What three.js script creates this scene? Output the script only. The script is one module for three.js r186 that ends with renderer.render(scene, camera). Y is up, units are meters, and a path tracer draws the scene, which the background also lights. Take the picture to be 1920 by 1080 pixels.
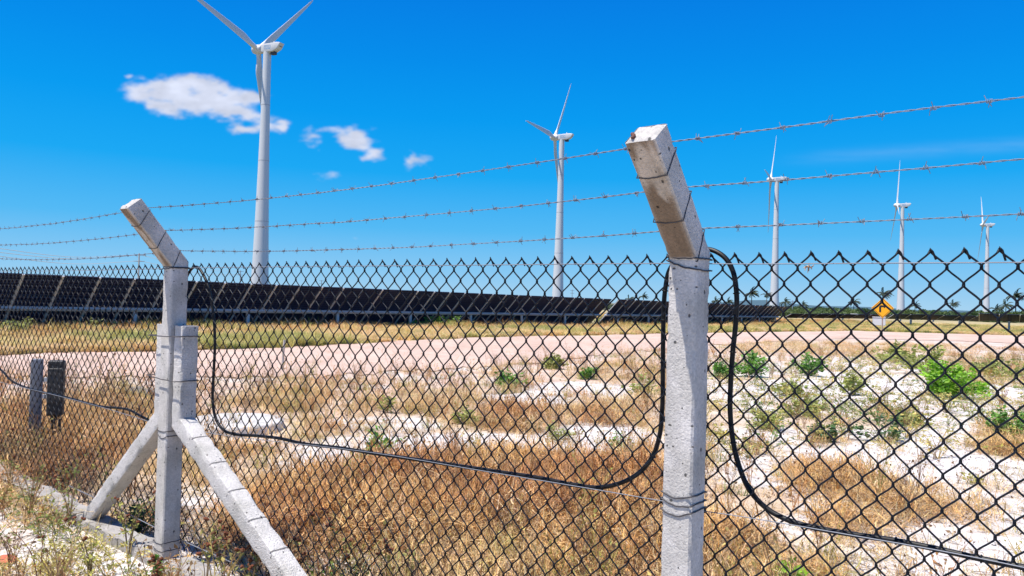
import * as THREE from 'three';
import { mergeGeometries, toCreasedNormals } from 'three/addons/utils/BufferGeometryUtils.js';
import { RoundedBoxGeometry } from 'three/addons/geometries/RoundedBoxGeometry.js';

// ------------------------------------------------------------------ camera, sky, sun, exposure
const W = 1024, H = 576, EYE = 1.65, FOC = 1450;               // FOC in pixels of the 1920 px photograph
const PITCH = 0.0154, ROLL = 0.0276;
const scene = new THREE.Scene();
const camera = new THREE.PerspectiveCamera(2 * Math.atan(540 / FOC) * 180 / Math.PI, W / H, 0.05, 9000);
camera.rotation.order = 'YXZ';
camera.position.set(0, EYE, 0);
camera.rotation.set(PITCH, 0, ROLL);
scene.add(camera);
const renderer = new THREE.WebGLRenderer({ antialias: true });
renderer.setSize(W, H);
renderer.toneMapping = THREE.LinearToneMapping;
renderer.toneMappingExposure = 1.4;
renderer.shadowMap.enabled = true;
renderer.shadowMap.type = THREE.PCFSoftShadowMap;
const SUN_EL = 69.5 * Math.PI / 180, SUN_AZ = 61.5 * Math.PI / 180;  // azimuth: to the left of straight behind the camera
const sunDir = new THREE.Vector3(-Math.sin(SUN_AZ) * Math.cos(SUN_EL), Math.sin(SUN_EL), Math.cos(SUN_AZ) * Math.cos(SUN_EL));
const sun = new THREE.DirectionalLight(new THREE.Color().setRGB(1, 0.95, 0.88), 5.0);
sun.position.copy(sunDir).multiplyScalar(200);
sun.castShadow = true;
sun.shadow.mapSize.set(4096, 4096);
Object.assign(sun.shadow.camera, { left: -60, right: 60, top: 60, bottom: -60, near: 1, far: 500 });
sun.shadow.radius = 1;
scene.add(sun, sun.target);

// ------------------------------------------------------------------ numbers and noise
function rng(seed) { let a = seed >>> 0; return () => { a = (a + 0x6D2B79F5) | 0; let t = Math.imul(a ^ (a >>> 15), 1 | a); t = (t + Math.imul(t ^ (t >>> 7), 61 | t)) ^ t; return ((t ^ (t >>> 14)) >>> 0) / 4294967296; }; }
const V = (x, y, z) => new THREE.Vector3(x, y, z);
const clamp = (x, a = 0, b = 1) => Math.min(b, Math.max(a, x));
const lerp = (a, b, t) => a + (b - a) * t;
const smooth = (a, b, x) => { const t = clamp((x - a) / (b - a)); return t * t * (3 - 2 * t); };
function hash3(x, y, z) { let h = Math.imul(x, 374761393) ^ Math.imul(y, 668265263) ^ Math.imul(z, 2147483647 - 61); h = Math.imul(h ^ (h >>> 13), 1274126177); h ^= h >>> 16; return (h >>> 0) / 4294967296; }
function noise3(x, y, z, per = 0) {
  const xi = Math.floor(x), yi = Math.floor(y), zi = Math.floor(z); let fx = x - xi, fy = y - yi, fz = z - zi;
  fx = fx * fx * (3 - 2 * fx); fy = fy * fy * (3 - 2 * fy); fz = fz * fz * (3 - 2 * fz);
  const w = per ? (v) => ((v % per) + per) % per : (v) => v;
  const x0 = w(xi), x1 = w(xi + 1), y0 = w(yi), y1 = w(yi + 1);
  const l = (z_) => lerp(lerp(hash3(x0, y0, z_), hash3(x1, y0, z_), fx), lerp(hash3(x0, y1, z_), hash3(x1, y1, z_), fx), fy);
  return lerp(l(zi), l(zi + 1), fz);
}
const fbm = (x, y, z, o = 4) => { let s = 0, a = 0.5, n = 0; for (let k = 0; k < o; k++) { s += a * noise3(x, y, z + k * 17); n += a; x *= 2.03; y *= 2.03; a *= 0.5; } return s / n; };
const fbmT = (x, y, per, z, o = 4) => { let s = 0, a = 0.5, n = 0; for (let k = 0; k < o; k++) { s += a * noise3(x * per, y * per, z + k * 17, per); n += a; per *= 2; a *= 0.5; } return s / n; };

// ------------------------------------------------------------------ from the photograph's pixels to places in the world
camera.updateMatrixWorld(true);
function ray(px, py) {
  const du = px - 960, dv = py - 540, c = Math.cos(ROLL), s = Math.sin(ROLL);
  const u = du * c + dv * s, v = -du * s + dv * c;
  const cp = Math.cos(PITCH), sp = Math.sin(PITCH), x = u / FOC, y = -v / FOC;
  return V(x, cp * y + sp, sp * y - cp);
}
function toPx(x, y, z) {
  const cp = Math.cos(PITCH), sp = Math.sin(PITCH); y -= EYE;
  const yy = cp * y + sp * z, d = sp * y - cp * z;
  const u = FOC * x / d, v = -FOC * yy / d, c = Math.cos(ROLL), s = Math.sin(ROLL);
  return [960 + u * c - v * s, 540 + u * s + v * c];
}
function at(px, py, depth) { const r = ray(px, py); return r.multiplyScalar(depth / -r.z).add(V(0, EYE, 0)); }
function gp(px, py, h = 0) { const r = ray(px, py); const t = (EYE - h) / -r.y; return V(r.x * t, h, r.z * t); }
// the fence stands on a straight line: D runs along it to the right, N points out of it towards the camera
const PHI = 0.7104, FD = V(Math.cos(PHI), 0, Math.sin(PHI)), FN = V(-Math.sin(PHI), 0, Math.cos(PHI)), FO = V(0.573, 0, -2.497), SPAN = 3.451;
const fw = (s, y, n = 0) => FO.clone().addScaledVector(FD, s).addScaledVector(FN, n).setY(y);
function fencePx(px, py, n = 0) { const r = ray(px, py), o = FO.clone().addScaledVector(FN, n).sub(V(0, EYE, 0)).setY(0); const t = o.dot(FN) / (r.x * FN.x + r.z * FN.z); return V(0, EYE, 0).addScaledVector(r, t); }
const fenceSide = (x, z) => (x - FO.x) * FN.x + (z - FO.z) * FN.z;         // above 0: on the camera's side
const alongFence = (p) => [p.clone().sub(FO).setY(0).dot(FD), p.y];

// ------------------------------------------------------------------ sky: clear air and a few small clouds, kept by direction
{
  const w = 4096, h = 2048, d = new Float32Array(w * h * 4);
  const stops = [[-90, .40, .46, .52], [-0.5, .42, .60, .78], [0, .40, .66, .88], [2, .25, .585, .90], [5, .090, .490, .915], [9, .012, .395, .91], [13, .003, .330, .885], [17, .002, .268, .84], [22, .002, .205, .78], [45, .004, .135, .58], [90, .006, .085, .42]];
  const lobes = [[262, 178, 34, 17], [300, 172, 52, 24], [345, 160, 52, 22], [385, 172, 60, 24], [330, 195, 62, 20], [395, 200, 62, 22], [440, 178, 46, 17], [455, 212, 48, 18], [505, 236, 34, 11], [532, 238, 14, 11], [455, 246, 26, 8], [240, 141, 9, 5, .55], [600, 243, 18, 7, .6], [575, 258, 18, 10, .6], [590, 272, 16, 9, .55], [648, 246, 32, 20], [672, 264, 32, 20, .9], [700, 286, 26, 15, .8], [785, 304, 26, 19, .8], [770, 290, 12, 12, .7], [606, 328, 40, 11, .5], [668, 444, 10, 5, .5], [480, 180, 20, 8, .6]];
  for (let j = 0; j < h; j++) {
    const el = ((j + 0.5) / h - 0.5) * Math.PI, deg = el * 180 / Math.PI; let k = 1; while (k < stops.length - 1 && stops[k][0] < deg) k++;
    const a = stops[k - 1], b = stops[k], t = clamp((deg - a[0]) / (b[0] - a[0]));
    for (let i = 0; i < w; i++) {
      const az = ((i + 0.5) / w - 0.5) * 2 * Math.PI, x = Math.cos(el) * Math.cos(az), y = Math.sin(el), z = Math.cos(el) * Math.sin(az);
      let r = lerp(a[1], b[1], t), g = lerp(a[2], b[2], t), bl = lerp(a[3], b[3], t);
      if (z < -0.6 && deg > 1 && deg < 24) {
        let [px, py] = toPx(x * 100, EYE + y * 100, z * 100);
        if (px > 180 && px < 860 && py > 90 && py < 480) {
          const qx = px + 26 * (fbm(px / 40, py / 26, 3, 4) - 0.5), qy = py + 22 * (fbm(px / 40, py / 26, 9, 4) - 0.5);
          let f = 0; for (const [cx, cy, rx, ry, m = 1] of lobes) { const q = ((qx - cx) / rx) ** 2 + ((qy - cy) / ry) ** 2; if (q < 6) f += m * Math.exp(-q * 1.1); }
          const n = fbm(px / 26, py / 11, 5, 6) - 0.5, v = Math.min(f, 1.25) * 0.85 + 1.25 * n * smooth(0.02, 0.3, f), al = smooth(0.20, 1.05, v) * 0.97;
          if (al > 0) { const li = 0.84 + 0.44 * (fbm(px / 30, py / 14, 31, 5) - 0.45) + 0.08 * Math.min(f, 1.5); r = lerp(r, 0.72 * li, al); g = lerp(g, 0.77 * li, al); bl = lerp(bl, 0.93 * li, al); }
        }
        if (px > 1380 && px < 2000 && py > 200 && py < 330) { const q = Math.abs(py - (300 - (px - 1480) * 0.067)) / 12; const al = 0.07 * Math.exp(-q * q) * smooth(1420, 1620, px) * (0.4 + fbm(px / 50, py / 6, 2)); r = lerp(r, .7, al); g = lerp(g, .8, al); bl = lerp(bl, .95, al); }
      }
      const o = (j * w + i) * 4; d[o] = r / 1.4; d[o + 1] = g / 1.4; d[o + 2] = bl / 1.4; d[o + 3] = 1;
    }
  }
  const sky = new THREE.DataTexture(d, w, h, THREE.RGBAFormat, THREE.FloatType);
  sky.mapping = THREE.EquirectangularReflectionMapping; sky.magFilter = THREE.LinearFilter; sky.minFilter = THREE.LinearFilter; sky.needsUpdate = true;
  scene.background = sky; scene.environment = sky;
}

// ------------------------------------------------------------------ naming and building helpers
const taken = {};
function numbered(n) { const k = taken[n] = (taken[n] ?? -1) + 1; return k ? `${n}_${String(k).padStart(3, '0')}` : n; }
function tag(o, label, category, group, kind) { Object.assign(o.userData, { label, category }); if (group) o.userData.group = group; if (kind) o.userData.kind = kind; return o; }
function thing(name, label, category, pos = V(0, 0, 0), turn = 0, group) { const o = new THREE.Group(); o.name = numbered(name); o.position.copy(pos); o.rotation.y = turn; scene.add(o); return tag(o, label, category, group); }
function mesh(name, g, m, parent = scene) { const o = new THREE.Mesh(g, m); o.name = parent === scene ? numbered(name) : name; o.castShadow = o.receiveShadow = true; parent.add(o); return o; }
class Geo {
  constructor(colored) { this.p = []; this.u = []; this.c = colored ? [] : null; this.i = []; }
  v(x, y, z, u = 0, w = 0, c) { this.p.push(x, y, z); this.u.push(u, w); if (this.c) this.c.push(...(c || [1, 1, 1])); return this.p.length / 3 - 1; }
  t(a, b, c) { this.i.push(a, b, c); } q(a, b, c, d) { this.i.push(a, b, c, a, c, d); }
  tube(pts, rad, n = 6, cap = true, col) {
    const R = typeof rad === 'function' ? rad : () => rad; let up = V(0, 0, 1), prev = null, len = 0; const T = V(), B = V(), U = V();
    for (let k = 0; k < pts.length; k++) {
      const a = pts[Math.max(0, k - 1)], b = pts[Math.min(pts.length - 1, k + 1)]; T.copy(b).sub(a).normalize();
      if (!prev && Math.abs(T.dot(up)) > 0.9) up.set(1, 0, 0);
      U.copy(up).addScaledVector(T, -up.dot(T)).normalize(); up.copy(U); B.crossVectors(T, U);
      if (k) len += pts[k].distanceTo(pts[k - 1]);
      const r = R(k / (pts.length - 1)), start = this.p.length / 3;
      for (let j = 0; j <= n; j++) { const q = j / n * 2 * Math.PI, c = Math.cos(q) * r, s = Math.sin(q) * r; this.v(pts[k].x + U.x * c + B.x * s, pts[k].y + U.y * c + B.y * s, pts[k].z + U.z * c + B.z * s, j / n, len, col); }
      if (k) for (let j = 0; j < n; j++) this.q(prev + j, prev + j + 1, start + j + 1, start + j);
      if (cap && (k === 0 || k === pts.length - 1)) { const m = this.v(pts[k].x, pts[k].y, pts[k].z, 0, 0, col); for (let j = 0; j < n; j++) k ? this.t(m, start + j, start + j + 1) : this.t(m, start + j + 1, start + j); }
      prev = start;
    }
    return this;
  }
  box(cx, cy, cz, sx, sy, sz, col) { for (const [ax, s] of [[0, 1], [0, -1], [1, 1], [1, -1], [2, 1], [2, -1]]) { const h = [sx / 2, sy / 2, sz / 2], b = (ax + 1) % 3, c = (ax + 2) % 3, id = []; for (const [p, q] of s > 0 ? [[-1, -1], [1, -1], [1, 1], [-1, 1]] : [[-1, -1], [-1, 1], [1, 1], [1, -1]]) { const e = [cx, cy, cz]; e[ax] += s * h[ax]; e[b] += p * h[b]; e[c] += q * h[c]; id.push(this.v(...e, (p + 1) / 2, (q + 1) / 2, col)); } this.q(...id); } return this; }
  build(creased) {
    let g = new THREE.BufferGeometry(); g.setAttribute('position', new THREE.Float32BufferAttribute(this.p, 3)); g.setAttribute('uv', new THREE.Float32BufferAttribute(this.u, 2));
    if (this.c) g.setAttribute('color', new THREE.Float32BufferAttribute(this.c, 3)); g.setIndex(this.i); if (creased) g = toCreasedNormals(g, creased); else g.computeVertexNormals(); return g;
  }
}
const rgb = (r, g, b) => new THREE.Color().setRGB(r, g, b);
const std = (color, o = {}) => new THREE.MeshStandardMaterial({ color, roughness: 0.85, ...o });
function tex(n, fn, srgb, rep = 1) {                              // fn(u, v) returns linear-looking 0..255 values
  const d = new Uint8Array(n * n * 4); for (let j = 0; j < n; j++) for (let i = 0; i < n; i++) { const c = fn(i / n, j / n, i, j), o = (j * n + i) * 4; d[o] = c[0]; d[o + 1] = c[1]; d[o + 2] = c[2]; d[o + 3] = 255; }
  const t = new THREE.DataTexture(d, n, n); t.wrapS = t.wrapT = THREE.RepeatWrapping; t.magFilter = THREE.LinearFilter; t.minFilter = THREE.LinearMipmapLinearFilter; t.generateMipmaps = true; if (srgb) t.colorSpace = THREE.SRGBColorSpace; t.repeat.set(rep, rep); t.needsUpdate = true; return t;
}
const curve = (pts, n) => new THREE.CatmullRomCurve3(pts, false, 'centripetal').getPoints(n);

// ------------------------------------------------------------------ materials
function concreteMaps(seed, grain) {
  const n = 1024, r = rng(seed), pit = new Float32Array(n * n);
  for (let k = 0; k < 250; k++) { const cx = r() * n, cy = r() * n, rad = 1.4 + 13 * r() ** 6, el = 0.6 + r() * 0.9; for (let y = -20; y <= 20; y++) for (let x = -20; x <= 20; x++) { const q = Math.hypot(x * el, y / el) / rad; if (q < 1) { const o = ((Math.floor(cy + y) + n) % n) * n + (Math.floor(cx + x) + n) % n; pit[o] = Math.max(pit[o], 1 - q * q * q); } } }
  const col = tex(n, (u, v, i, j) => { const p = pit[j * n + i], m = fbmT(u, v, 5, seed, 4), f = fbmT(u, v, 90, seed + 7, 2), s = 196 + 50 * (m - 0.5) + 34 * (f - 0.5); const k = s * (1 - 0.55 * p); return [k, k * 0.985, k * (0.955 + 0.03 * m)]; }, true);
  const bump = tex(n, (u, v, i, j) => { const p = pit[j * n + i]; const k = 150 + grain * 150 * (fbmT(u, v, 110, seed + 3, 2) - 0.5) + 60 * (fbmT(u, v, 24, seed + 5, 3) - 0.5) - 120 * p; return [clamp(k, 0, 255), clamp(k, 0, 255), clamp(k, 0, 255)]; });
  return [col, bump];
}
const [concCol, concBump] = concreteMaps(11, 0.6), [roughCol, roughBump] = concreteMaps(23, 1.2);
for (const t of [concCol, concBump, roughCol, roughBump]) t.repeat.set(2, 2);     // uv in metres: one tile is half a metre
const M = {
  concrete: std(rgb(0.95, 0.92, 0.89), { map: concCol, bumpMap: concBump, bumpScale: 0.004, roughness: 0.92, vertexColors: true }),
  rough: std(rgb(1, 0.98, 0.95), { map: roughCol, bumpMap: roughBump, bumpScale: 0.007, roughness: 0.95 }),
  meshWire: new THREE.MeshPhysicalMaterial({ color: rgb(0.005, 0.007, 0.012), roughness: 0.5, specularIntensity: 0.5 }),
  galv: std(rgb(0.19, 0.205, 0.24), { metalness: 0.2, roughness: 0.6 }),
  tie: std(rgb(0.075, 0.07, 0.075), { metalness: 0.35, roughness: 0.6 }),
  cable: new THREE.MeshPhysicalMaterial({ color: rgb(0.007, 0.007, 0.008), roughness: 0.45, specularIntensity: 0.5 }),
  white: std(rgb(0.66, 0.66, 0.66), { roughness: 0.4 }),
  nacelleDark: std(rgb(0.05, 0.055, 0.07), { roughness: 0.6 }),
  logo: std(rgb(0.10, 0.32, 0.62), { roughness: 0.5 }),
  steel: std(rgb(0.46, 0.47, 0.48), { metalness: 0.3, roughness: 0.55 }),
  rail: std(rgb(0.52, 0.53, 0.55), { roughness: 0.6 }),
  seam: std(rgb(0.5, 0.5, 0.51)),
  kerb: std(rgb(0.62, 0.60, 0.57), { map: roughCol, bumpMap: roughBump, bumpScale: 0.007, roughness: 0.95 }),
  wood: std(rgb(0.16, 0.12, 0.09)),
  stem: std(rgb(0.22, 0.15, 0.07)), redStem: std(rgb(0.20, 0.07, 0.04)),
  head: std(rgb(0.16, 0.050, 0.022), { roughness: 0.95 }),
  trunk: std(rgb(0.17, 0.14, 0.11)),
};
const leafMat = (r, g, b, tr = 0.35) => new THREE.MeshPhysicalMaterial({ color: rgb(r, g, b), roughness: 0.75, transmission: tr, thickness: 0, side: THREE.DoubleSide });

// ------------------------------------------------------------------ ground: what covers it where
const edgeUp = [[-400, 676], [0, 664], [500, 652], [900, 632], [1100, 627], [1400, 618], [1600, 614], [1900, 623], [2300, 640]];
const edgeLow = [[-400, 735], [0, 706], [500, 706], [900, 688], [1100, 668], [1400, 641], [1600, 631], [1900, 639], [2300, 654]];
const polyline = (e, x) => { x = clamp(x, e[0][0], e[e.length - 1][0]); let k = 1; while (e[k][0] < x) k++; return lerp(e[k - 1][1], e[k][1], (x - e[k - 1][0]) / (e[k][0] - e[k - 1][0])); };
const brownPatches = [[880, 925, 400, 74], [560, 940, 90, 54], [1150, 915, 120, 70], [970, 778, 62, 30], [90, 815, 170, 80], [40, 880, 120, 50], [1520, 900, 44, 36], [480, 850, 50, 22], [820, 990, 90, 30]];
const goldPatches = [[1000, 1040, 220, 56], [1440, 1045, 130, 60], [200, 770, 190, 60], [520, 745, 120, 30], [800, 745, 150, 22], [1150, 765, 90, 18], [1690, 925, 100, 22], [1180, 700, 120, 24], [1560, 650, 260, 20], [1650, 775, 70, 16], [1840, 690, 110, 30], [1890, 830, 80, 40]];
const whitePatches = [[600, 870, 130, 34], [900, 822, 330, 18], [720, 790, 120, 14], [1020, 745, 180, 14], [1660, 735, 330, 34], [1420, 745, 90, 40], [1720, 850, 330, 62], [1800, 960, 160, 70], [1860, 1040, 130, 60], [690, 842, 190, 22], [1120, 818, 150, 28], [640, 1045, 130, 66], [480, 1020, 110, 60], [1100, 735, 130, 26], [420, 1000, 90, 90], [200, 1040, 260, 60], [380, 940, 60, 40], [1000, 1000, 40, 20]];
const inPatch = (list, x, y) => { let m = 0; for (const [cx, cy, rx, ry] of list) m = Math.max(m, 1 - ((x - cx) / rx) ** 2 - ((y - cy) / ry) ** 2); return m; };   // 1 inside .. below 0 outside
function cover(x, z) {
  const [px, py] = toPx(x, 0, Math.min(z, -1.2)), n = fbm(x * 0.9, z * 0.9, 4, 4) - 0.5, n2 = fbm(x * 3.1, z * 3.1, 8, 3) - 0.5;
  const cx = clamp(px, -300, 2200);
  const up = polyline(edgeUp, cx), lo = polyline(edgeLow, cx);
  const white = smooth(-0.1, 0.3, inPatch(whitePatches, cx, py) + 1.1 * n + 0.5 * n2), brown = smooth(0.15, 0.55, inPatch(brownPatches, cx, py) + 0.9 * n + 0.7 * n2), gold = smooth(0.1, 0.6, inPatch(goldPatches, cx, py) + 1.2 * n + 0.7 * n2);
  const right = smooth(1150, 1450, cx) * smooth(650, 700, py), front = fenceSide(x, z) > 0 ? smooth(900, 960, py) * 0.9 * smooth(-0.16, 0.0, n + 0.02) : 0;
  return { px, py, n, n2, right, white: Math.max(white, front, right * smooth(-0.12, 0.04, n + 0.09)), brown, gold, far: py < up, road: py >= up && py < lo, pink: 1 - smooth(lo + 14, lo + 105, py + 60 * n), up, lo };
}
const drop = (z) => -0.33 * smooth(28, 80, -z);
const gy = (x, z) => { const r = Math.hypot(x, z); return drop(z) + (r < 60 ? (1 - smooth(30, 60, r)) * (0.07 * (fbm(x * 0.7, z * 0.7, 2, 3) - 0.5) + 0.022 * (fbm(x * 4, z * 4, 5, 3) - 0.5)) : 0) - 0.03; };
const sandBump = tex(1024, (u, v) => { const k = 128 + 120 * (fbmT(u, v, 24, 3, 5) - 0.5) + 70 * (fbmT(u, v, 160, 9, 2) - 0.5); return [k, k, k]; });
const rs = rng(5), specks = new Float32Array(1024 * 1024);
for (let k = 0; k < 1500; k++) { let x = rs() * 1024, y = rs() * 1024, a = (rs() - 0.5) * 1.6, L = 2 + rs() * rs() * 34, s = 0.35 + rs() * 0.65; for (let t = 0; t < L; t++) { a += (rs() - 0.5) * 0.18; x += Math.cos(a); y += Math.sin(a); specks[((Math.floor(y) + 1024) % 1024) * 1024 + (Math.floor(x) + 1024) % 1024] = s; } }
const sandCol = tex(1024, (u, v, i, j) => { const sp = specks[j * 1024 + i], m = fbmT(u, v, 6, 13, 5), f = fbmT(u, v, 200, 19, 2), k = 228 + 34 * (m - 0.5) + 40 * (f - 0.5); return [clamp(k * (1 - 0.62 * sp), 0, 255), clamp(k * (1 - 0.70 * sp), 0, 255), clamp(k * (1 - 0.78 * sp), 0, 255)]; }, true);
for (const t of [sandCol, sandBump]) t.repeat.set(0.7, 0.7);
{
  const g = new Geo(true), angs = [], rads = [0.02];
  for (let a = -180; a < -46; a += 6) angs.push(a); for (let a = -46; a <= 46; a += 0.34) angs.push(a); for (let a = 49; a <= 180.01; a += 6) angs.push(a); angs[angs.length - 1] = 180;
  for (let r = 0.8; r < 70; r *= 1.0125) rads.push(r); for (let r = 70; r < 2600; r *= 1.07) rads.push(r);
  const C = { white: [.82, .765, .725], pink: [.71, .51, .40], straw: [.70, .55, .385], brown: [.52, .36, .19], far: [.52, .42, .21] };
  for (let k = 0; k < rads.length; k++) for (let j = 0; j < angs.length; j++) {
    const a = angs[j] * Math.PI / 180, x = Math.sin(a) * rads[k], z = -Math.cos(a) * rads[k]; let c;
    if (z < -1.5 && Math.abs(angs[j]) < 60 && rads[k] < 200) {
      const q = cover(x, z); c = C.straw.map((s, i) => { let v = lerp(s, C.pink[i], clamp(0.25 + 0.75 * q.pink)); v = lerp(v, C.straw[i], clamp(smooth(0, 0.14, q.n2) * 0.7)); v = lerp(v, C.white[i], q.white); v = lerp(v, C.straw[i], 0.6 * q.gold); v = lerp(v, C.brown[i], (0.8 - 0.4 * q.right) * q.brown * smooth(-0.16, 0.06, q.n2)); if (q.far) v = C.far[i]; return v; });
    } else c = rads[k] >= 200 ? [.22, .20, .11] : [.58, .52, .46];
    g.v(x, gy(x, z), z, x, z, c);
    if (k && j) { const n = angs.length, b = k * n + j; g.q(b - n - 1, b - n, b, b - 1); }
  }
  const ground = mesh('ground', g.build(), std(rgb(1, 1, 1), { map: sandCol, bumpMap: sandBump, bumpScale: 0.02, vertexColors: true, roughness: 0.95 }));
  tag(ground, 'pale sandy ground with patches of dry litter', 'ground', null, 'structure');
}
{ // the pink dirt road, a sheet just above the ground
  const g = new Geo(true); let first = true, n = 9;
  for (let px = -380; px <= 2280; px += 12) {
    const u = polyline(edgeUp, px), l = polyline(edgeLow, px), a = gp(px, u), b = gp(px, l), start = g.p.length / 3;
    for (let k = 0; k <= n; k++) { const wob = (k === 0 || k === n) ? 0.16 * (fbm(px / 14, k, 3, 3) - 0.5) : 0, p = a.clone().lerp(b, k / n + wob), t = fbm(p.x * 0.8, p.z * 0.8, 6, 4) - 0.5 - (k === 3 || k === 6 ? 0.16 * smooth(0.35, 0.6, fbm(p.x * 0.3, p.z * 0.3, 44, 3)) : 0); p.y = gy(p.x, p.z) + 0.02; g.v(p.x, p.y, p.z, p.x, p.z, [.72 + .24 * t, .515 + .22 * t, .405 + .2 * t]); if (!first && k) { const m = n + 1; g.q(start + k - 1 - m, start + k - 1, start + k, start + k - m); } }
    first = false;
  }
  tag(mesh('dirt_road', g.build(), std(rgb(1, 1, 1), { map: sandCol, bumpMap: sandBump, bumpScale: 0.02, vertexColors: true, roughness: 0.95, side: THREE.DoubleSide })), 'pinkish dirt road running across behind the fence', 'road', null, 'structure');
}

// ------------------------------------------------------------------ far hill
{
  const g = new Geo(); const n = 40; for (let k = 0; k <= n; k++) { const px = 1300 + k * 34, h = 2 + 14 * Math.exp(-(((px - 1425) / 60) ** 2)) + 8 * fbm(px / 90, 0, 3), a = at(px, 585, 1700), b = a.clone().setLength(a.length() + 500); a.y = -2; b.y = -2; const m = a.clone().lerp(b, 0.5); m.y = h; g.v(a.x, a.y, a.z); g.v(m.x, m.y, m.z); g.v(b.x, b.y, b.z); if (k) { const o = k * 3; g.q(o - 3, o, o + 1, o - 2); g.q(o - 2, o + 1, o + 2, o - 1); } }
  tag(mesh('hills', g.build(), std(rgb(.05, .10, .12), { side: THREE.DoubleSide })), 'low bluish hill on the horizon', 'hill', null, 'structure');
}

// ------------------------------------------------------------------ concrete fence posts with cranked arms
const ARM = 0.70, ARM_L = 0.445;                                       // tilt of the arm towards the camera's side, its length
function postGeometry(seed, hx, hz, bottom) {                          // local x along the fence, z out of it
  const g = new Geo(true), rows = [], BEND = 1.81;
  for (let y = bottom; y < BEND - 0.004; y += 0.02) rows.push([0, y, 0]);
  rows.push([0, BEND, ARM / 2]);
  for (let t = 0.03; t < ARM_L - 0.001; t += 0.0195) rows.push([t * Math.sin(ARM), BEND + t * Math.cos(ARM), ARM]); rows.push([ARM_L * Math.sin(ARM), BEND + ARM_L * Math.cos(ARM), ARM]);
  const prof = [], bev = 0.007, sides = [[1, 1, 0, 1], [-1, 1, -1, 0], [-1, -1, 0, -1], [1, -1, 1, 0]];
  const corner = [[1, -1], [1, 1], [-1, 1], [-1, -1]];
  for (let k = 0; k < 4; k++) { const a = corner[k], b = corner[(k + 1) % 4]; for (let j = 0; j <= 7; j++) { let t = j / 7; const L = a[0] === b[0] ? hz : hx, e = bev / L / 2; t = e + (1 - 2 * e) * t; prof.push([lerp(a[0], b[0], t) * hx, lerp(a[1], b[1], t) * hz, k]); } }
  const n = prof.length; let len = 0; const stain = [.33, .23, .145];
  rows.forEach(([oz, y, tilt], k) => {
    if (k) len += Math.hypot(oz - rows[k - 1][0], y - rows[k - 1][1]); let per = 0; const taper = 1 + 0.05 * clamp((1.81 - y) / 1.81), miter = (tilt > 0 && tilt < ARM) ? 1 / Math.cos(ARM / 2) : 1, onArm = y > 1.82;
    for (let j = 0; j <= n; j++) {
      const [a, b, side] = prof[j % n], [pa, pb] = prof[(j + n - 1) % n]; if (j) per += Math.hypot(a - pa, b - pb);
      const w = 0.0030 * (fbm(a * 22 + seed, y * 22, b * 22, 3) - 0.5), edge = (j % 8 === 0 || j % 8 === 7) ? -0.003 * smooth(0.60, 0.80, fbm(y * 38, a * 20 + b * 31, seed + 4, 3)) : 0;
      const tx = a * taper * (1 + (w + edge) / hx), tz = b * taper * (1 + (w + edge) / hz) * miter;
      // dirt on the arm's underside: patches with a ragged outline
      const wx = 0.93 + 0.14 * fbm(per * 46 + seed, len * 1.3, 8, 3) - 0.10 * smooth(0.56, 0.7, fbm(per * 20, len * 4 + seed, 12, 4)); let c = [wx, wx, wx * 0.985]; if (onArm) { const s = smooth(0.34, 0.45, fbm(a * 16 + seed * 3, len * 5.5, 3, 4)) * (side === 1 ? 0.9 : side === 3 ? 0.15 : 0.12) * (1 - smooth(0.038, 0.054, Math.abs(a) - (side === 1 ? 0 : 0.02))); c = c.map((v, i) => v * lerp(side === 1 ? [.92, .83, .73][i] : 1, stain[i], s)); }
      g.v(tx, y + tz * -Math.sin(tilt), oz + tz * Math.cos(tilt), per, len, c);
      if (k && j) { const m = n + 1, q = k * m + j; g.q(q - m - 1, q - 1, q, q - m); }
    }
  });
  // rough end face: a grid set on the last ring
  const [ez, ey] = rows[rows.length - 1], m = 8, s0 = g.p.length / 3;
  for (let j = 0; j <= m; j++) for (let i = 0; i <= m; i++) { const a = (i / m * 2 - 1) * (hx - 0.001), b = (j / m * 2 - 1) * (hz - 0.001), rim = (i % m && j % m) ? 1 : 0, up = rim * (0.004 + 0.010 * (fbm(a * 40 + seed, b * 40, 3, 3) - 0.4)) - (1 - rim) * 0.002; g.v(a + up * 0, ey - b * Math.sin(ARM) + up * Math.cos(ARM), ez + b * Math.cos(ARM) + up * Math.sin(ARM), a, b, [1.0, 1.0, 1.0]); if (i && j) { const q = s0 + j * (m + 1) + i; g.q(q - m - 2, q - 1, q, q - m - 1); } }
  return g.build(0.6);
}
function tieLoop(hx, hz, y, slope, seed, sagFront = 0.012, tilt = 0, oz = 0, r = 0.0026) {   // a wire wrapped round the post, a little loose
  const rr = rng(seed), pts = [], e = 0.0012; const c = [[-hx - e, -hz - e], [-hx - e, hz + e], [hx + e, hz + e], [hx + e, -hz - e], [-hx - e, -hz - e]];
  for (let k = 0; k < 4; k++) for (let j = 0; j < 8; j++) { const t = j / 8, a = lerp(c[k][0], c[k + 1][0], t), b = lerp(c[k][1], c[k + 1][1], t), dy = slope * (tilt ? hz - b : a) + (k === 1 ? -sagFront * Math.sin(t * Math.PI) : 0) + 0.003 * (rr() - 0.5); pts.push(V(a, y + dy * Math.cos(tilt) - b * Math.sin(tilt), oz + b * Math.cos(tilt) + dy * Math.sin(tilt))); }
  pts.push(pts[0].clone()); return new Geo().tube(pts, r, 5).build();
}
const HX = 0.0505, HZ = 0.0475, TURN = -PHI, wireT = [0.383, 0.220, 0.066];
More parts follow.
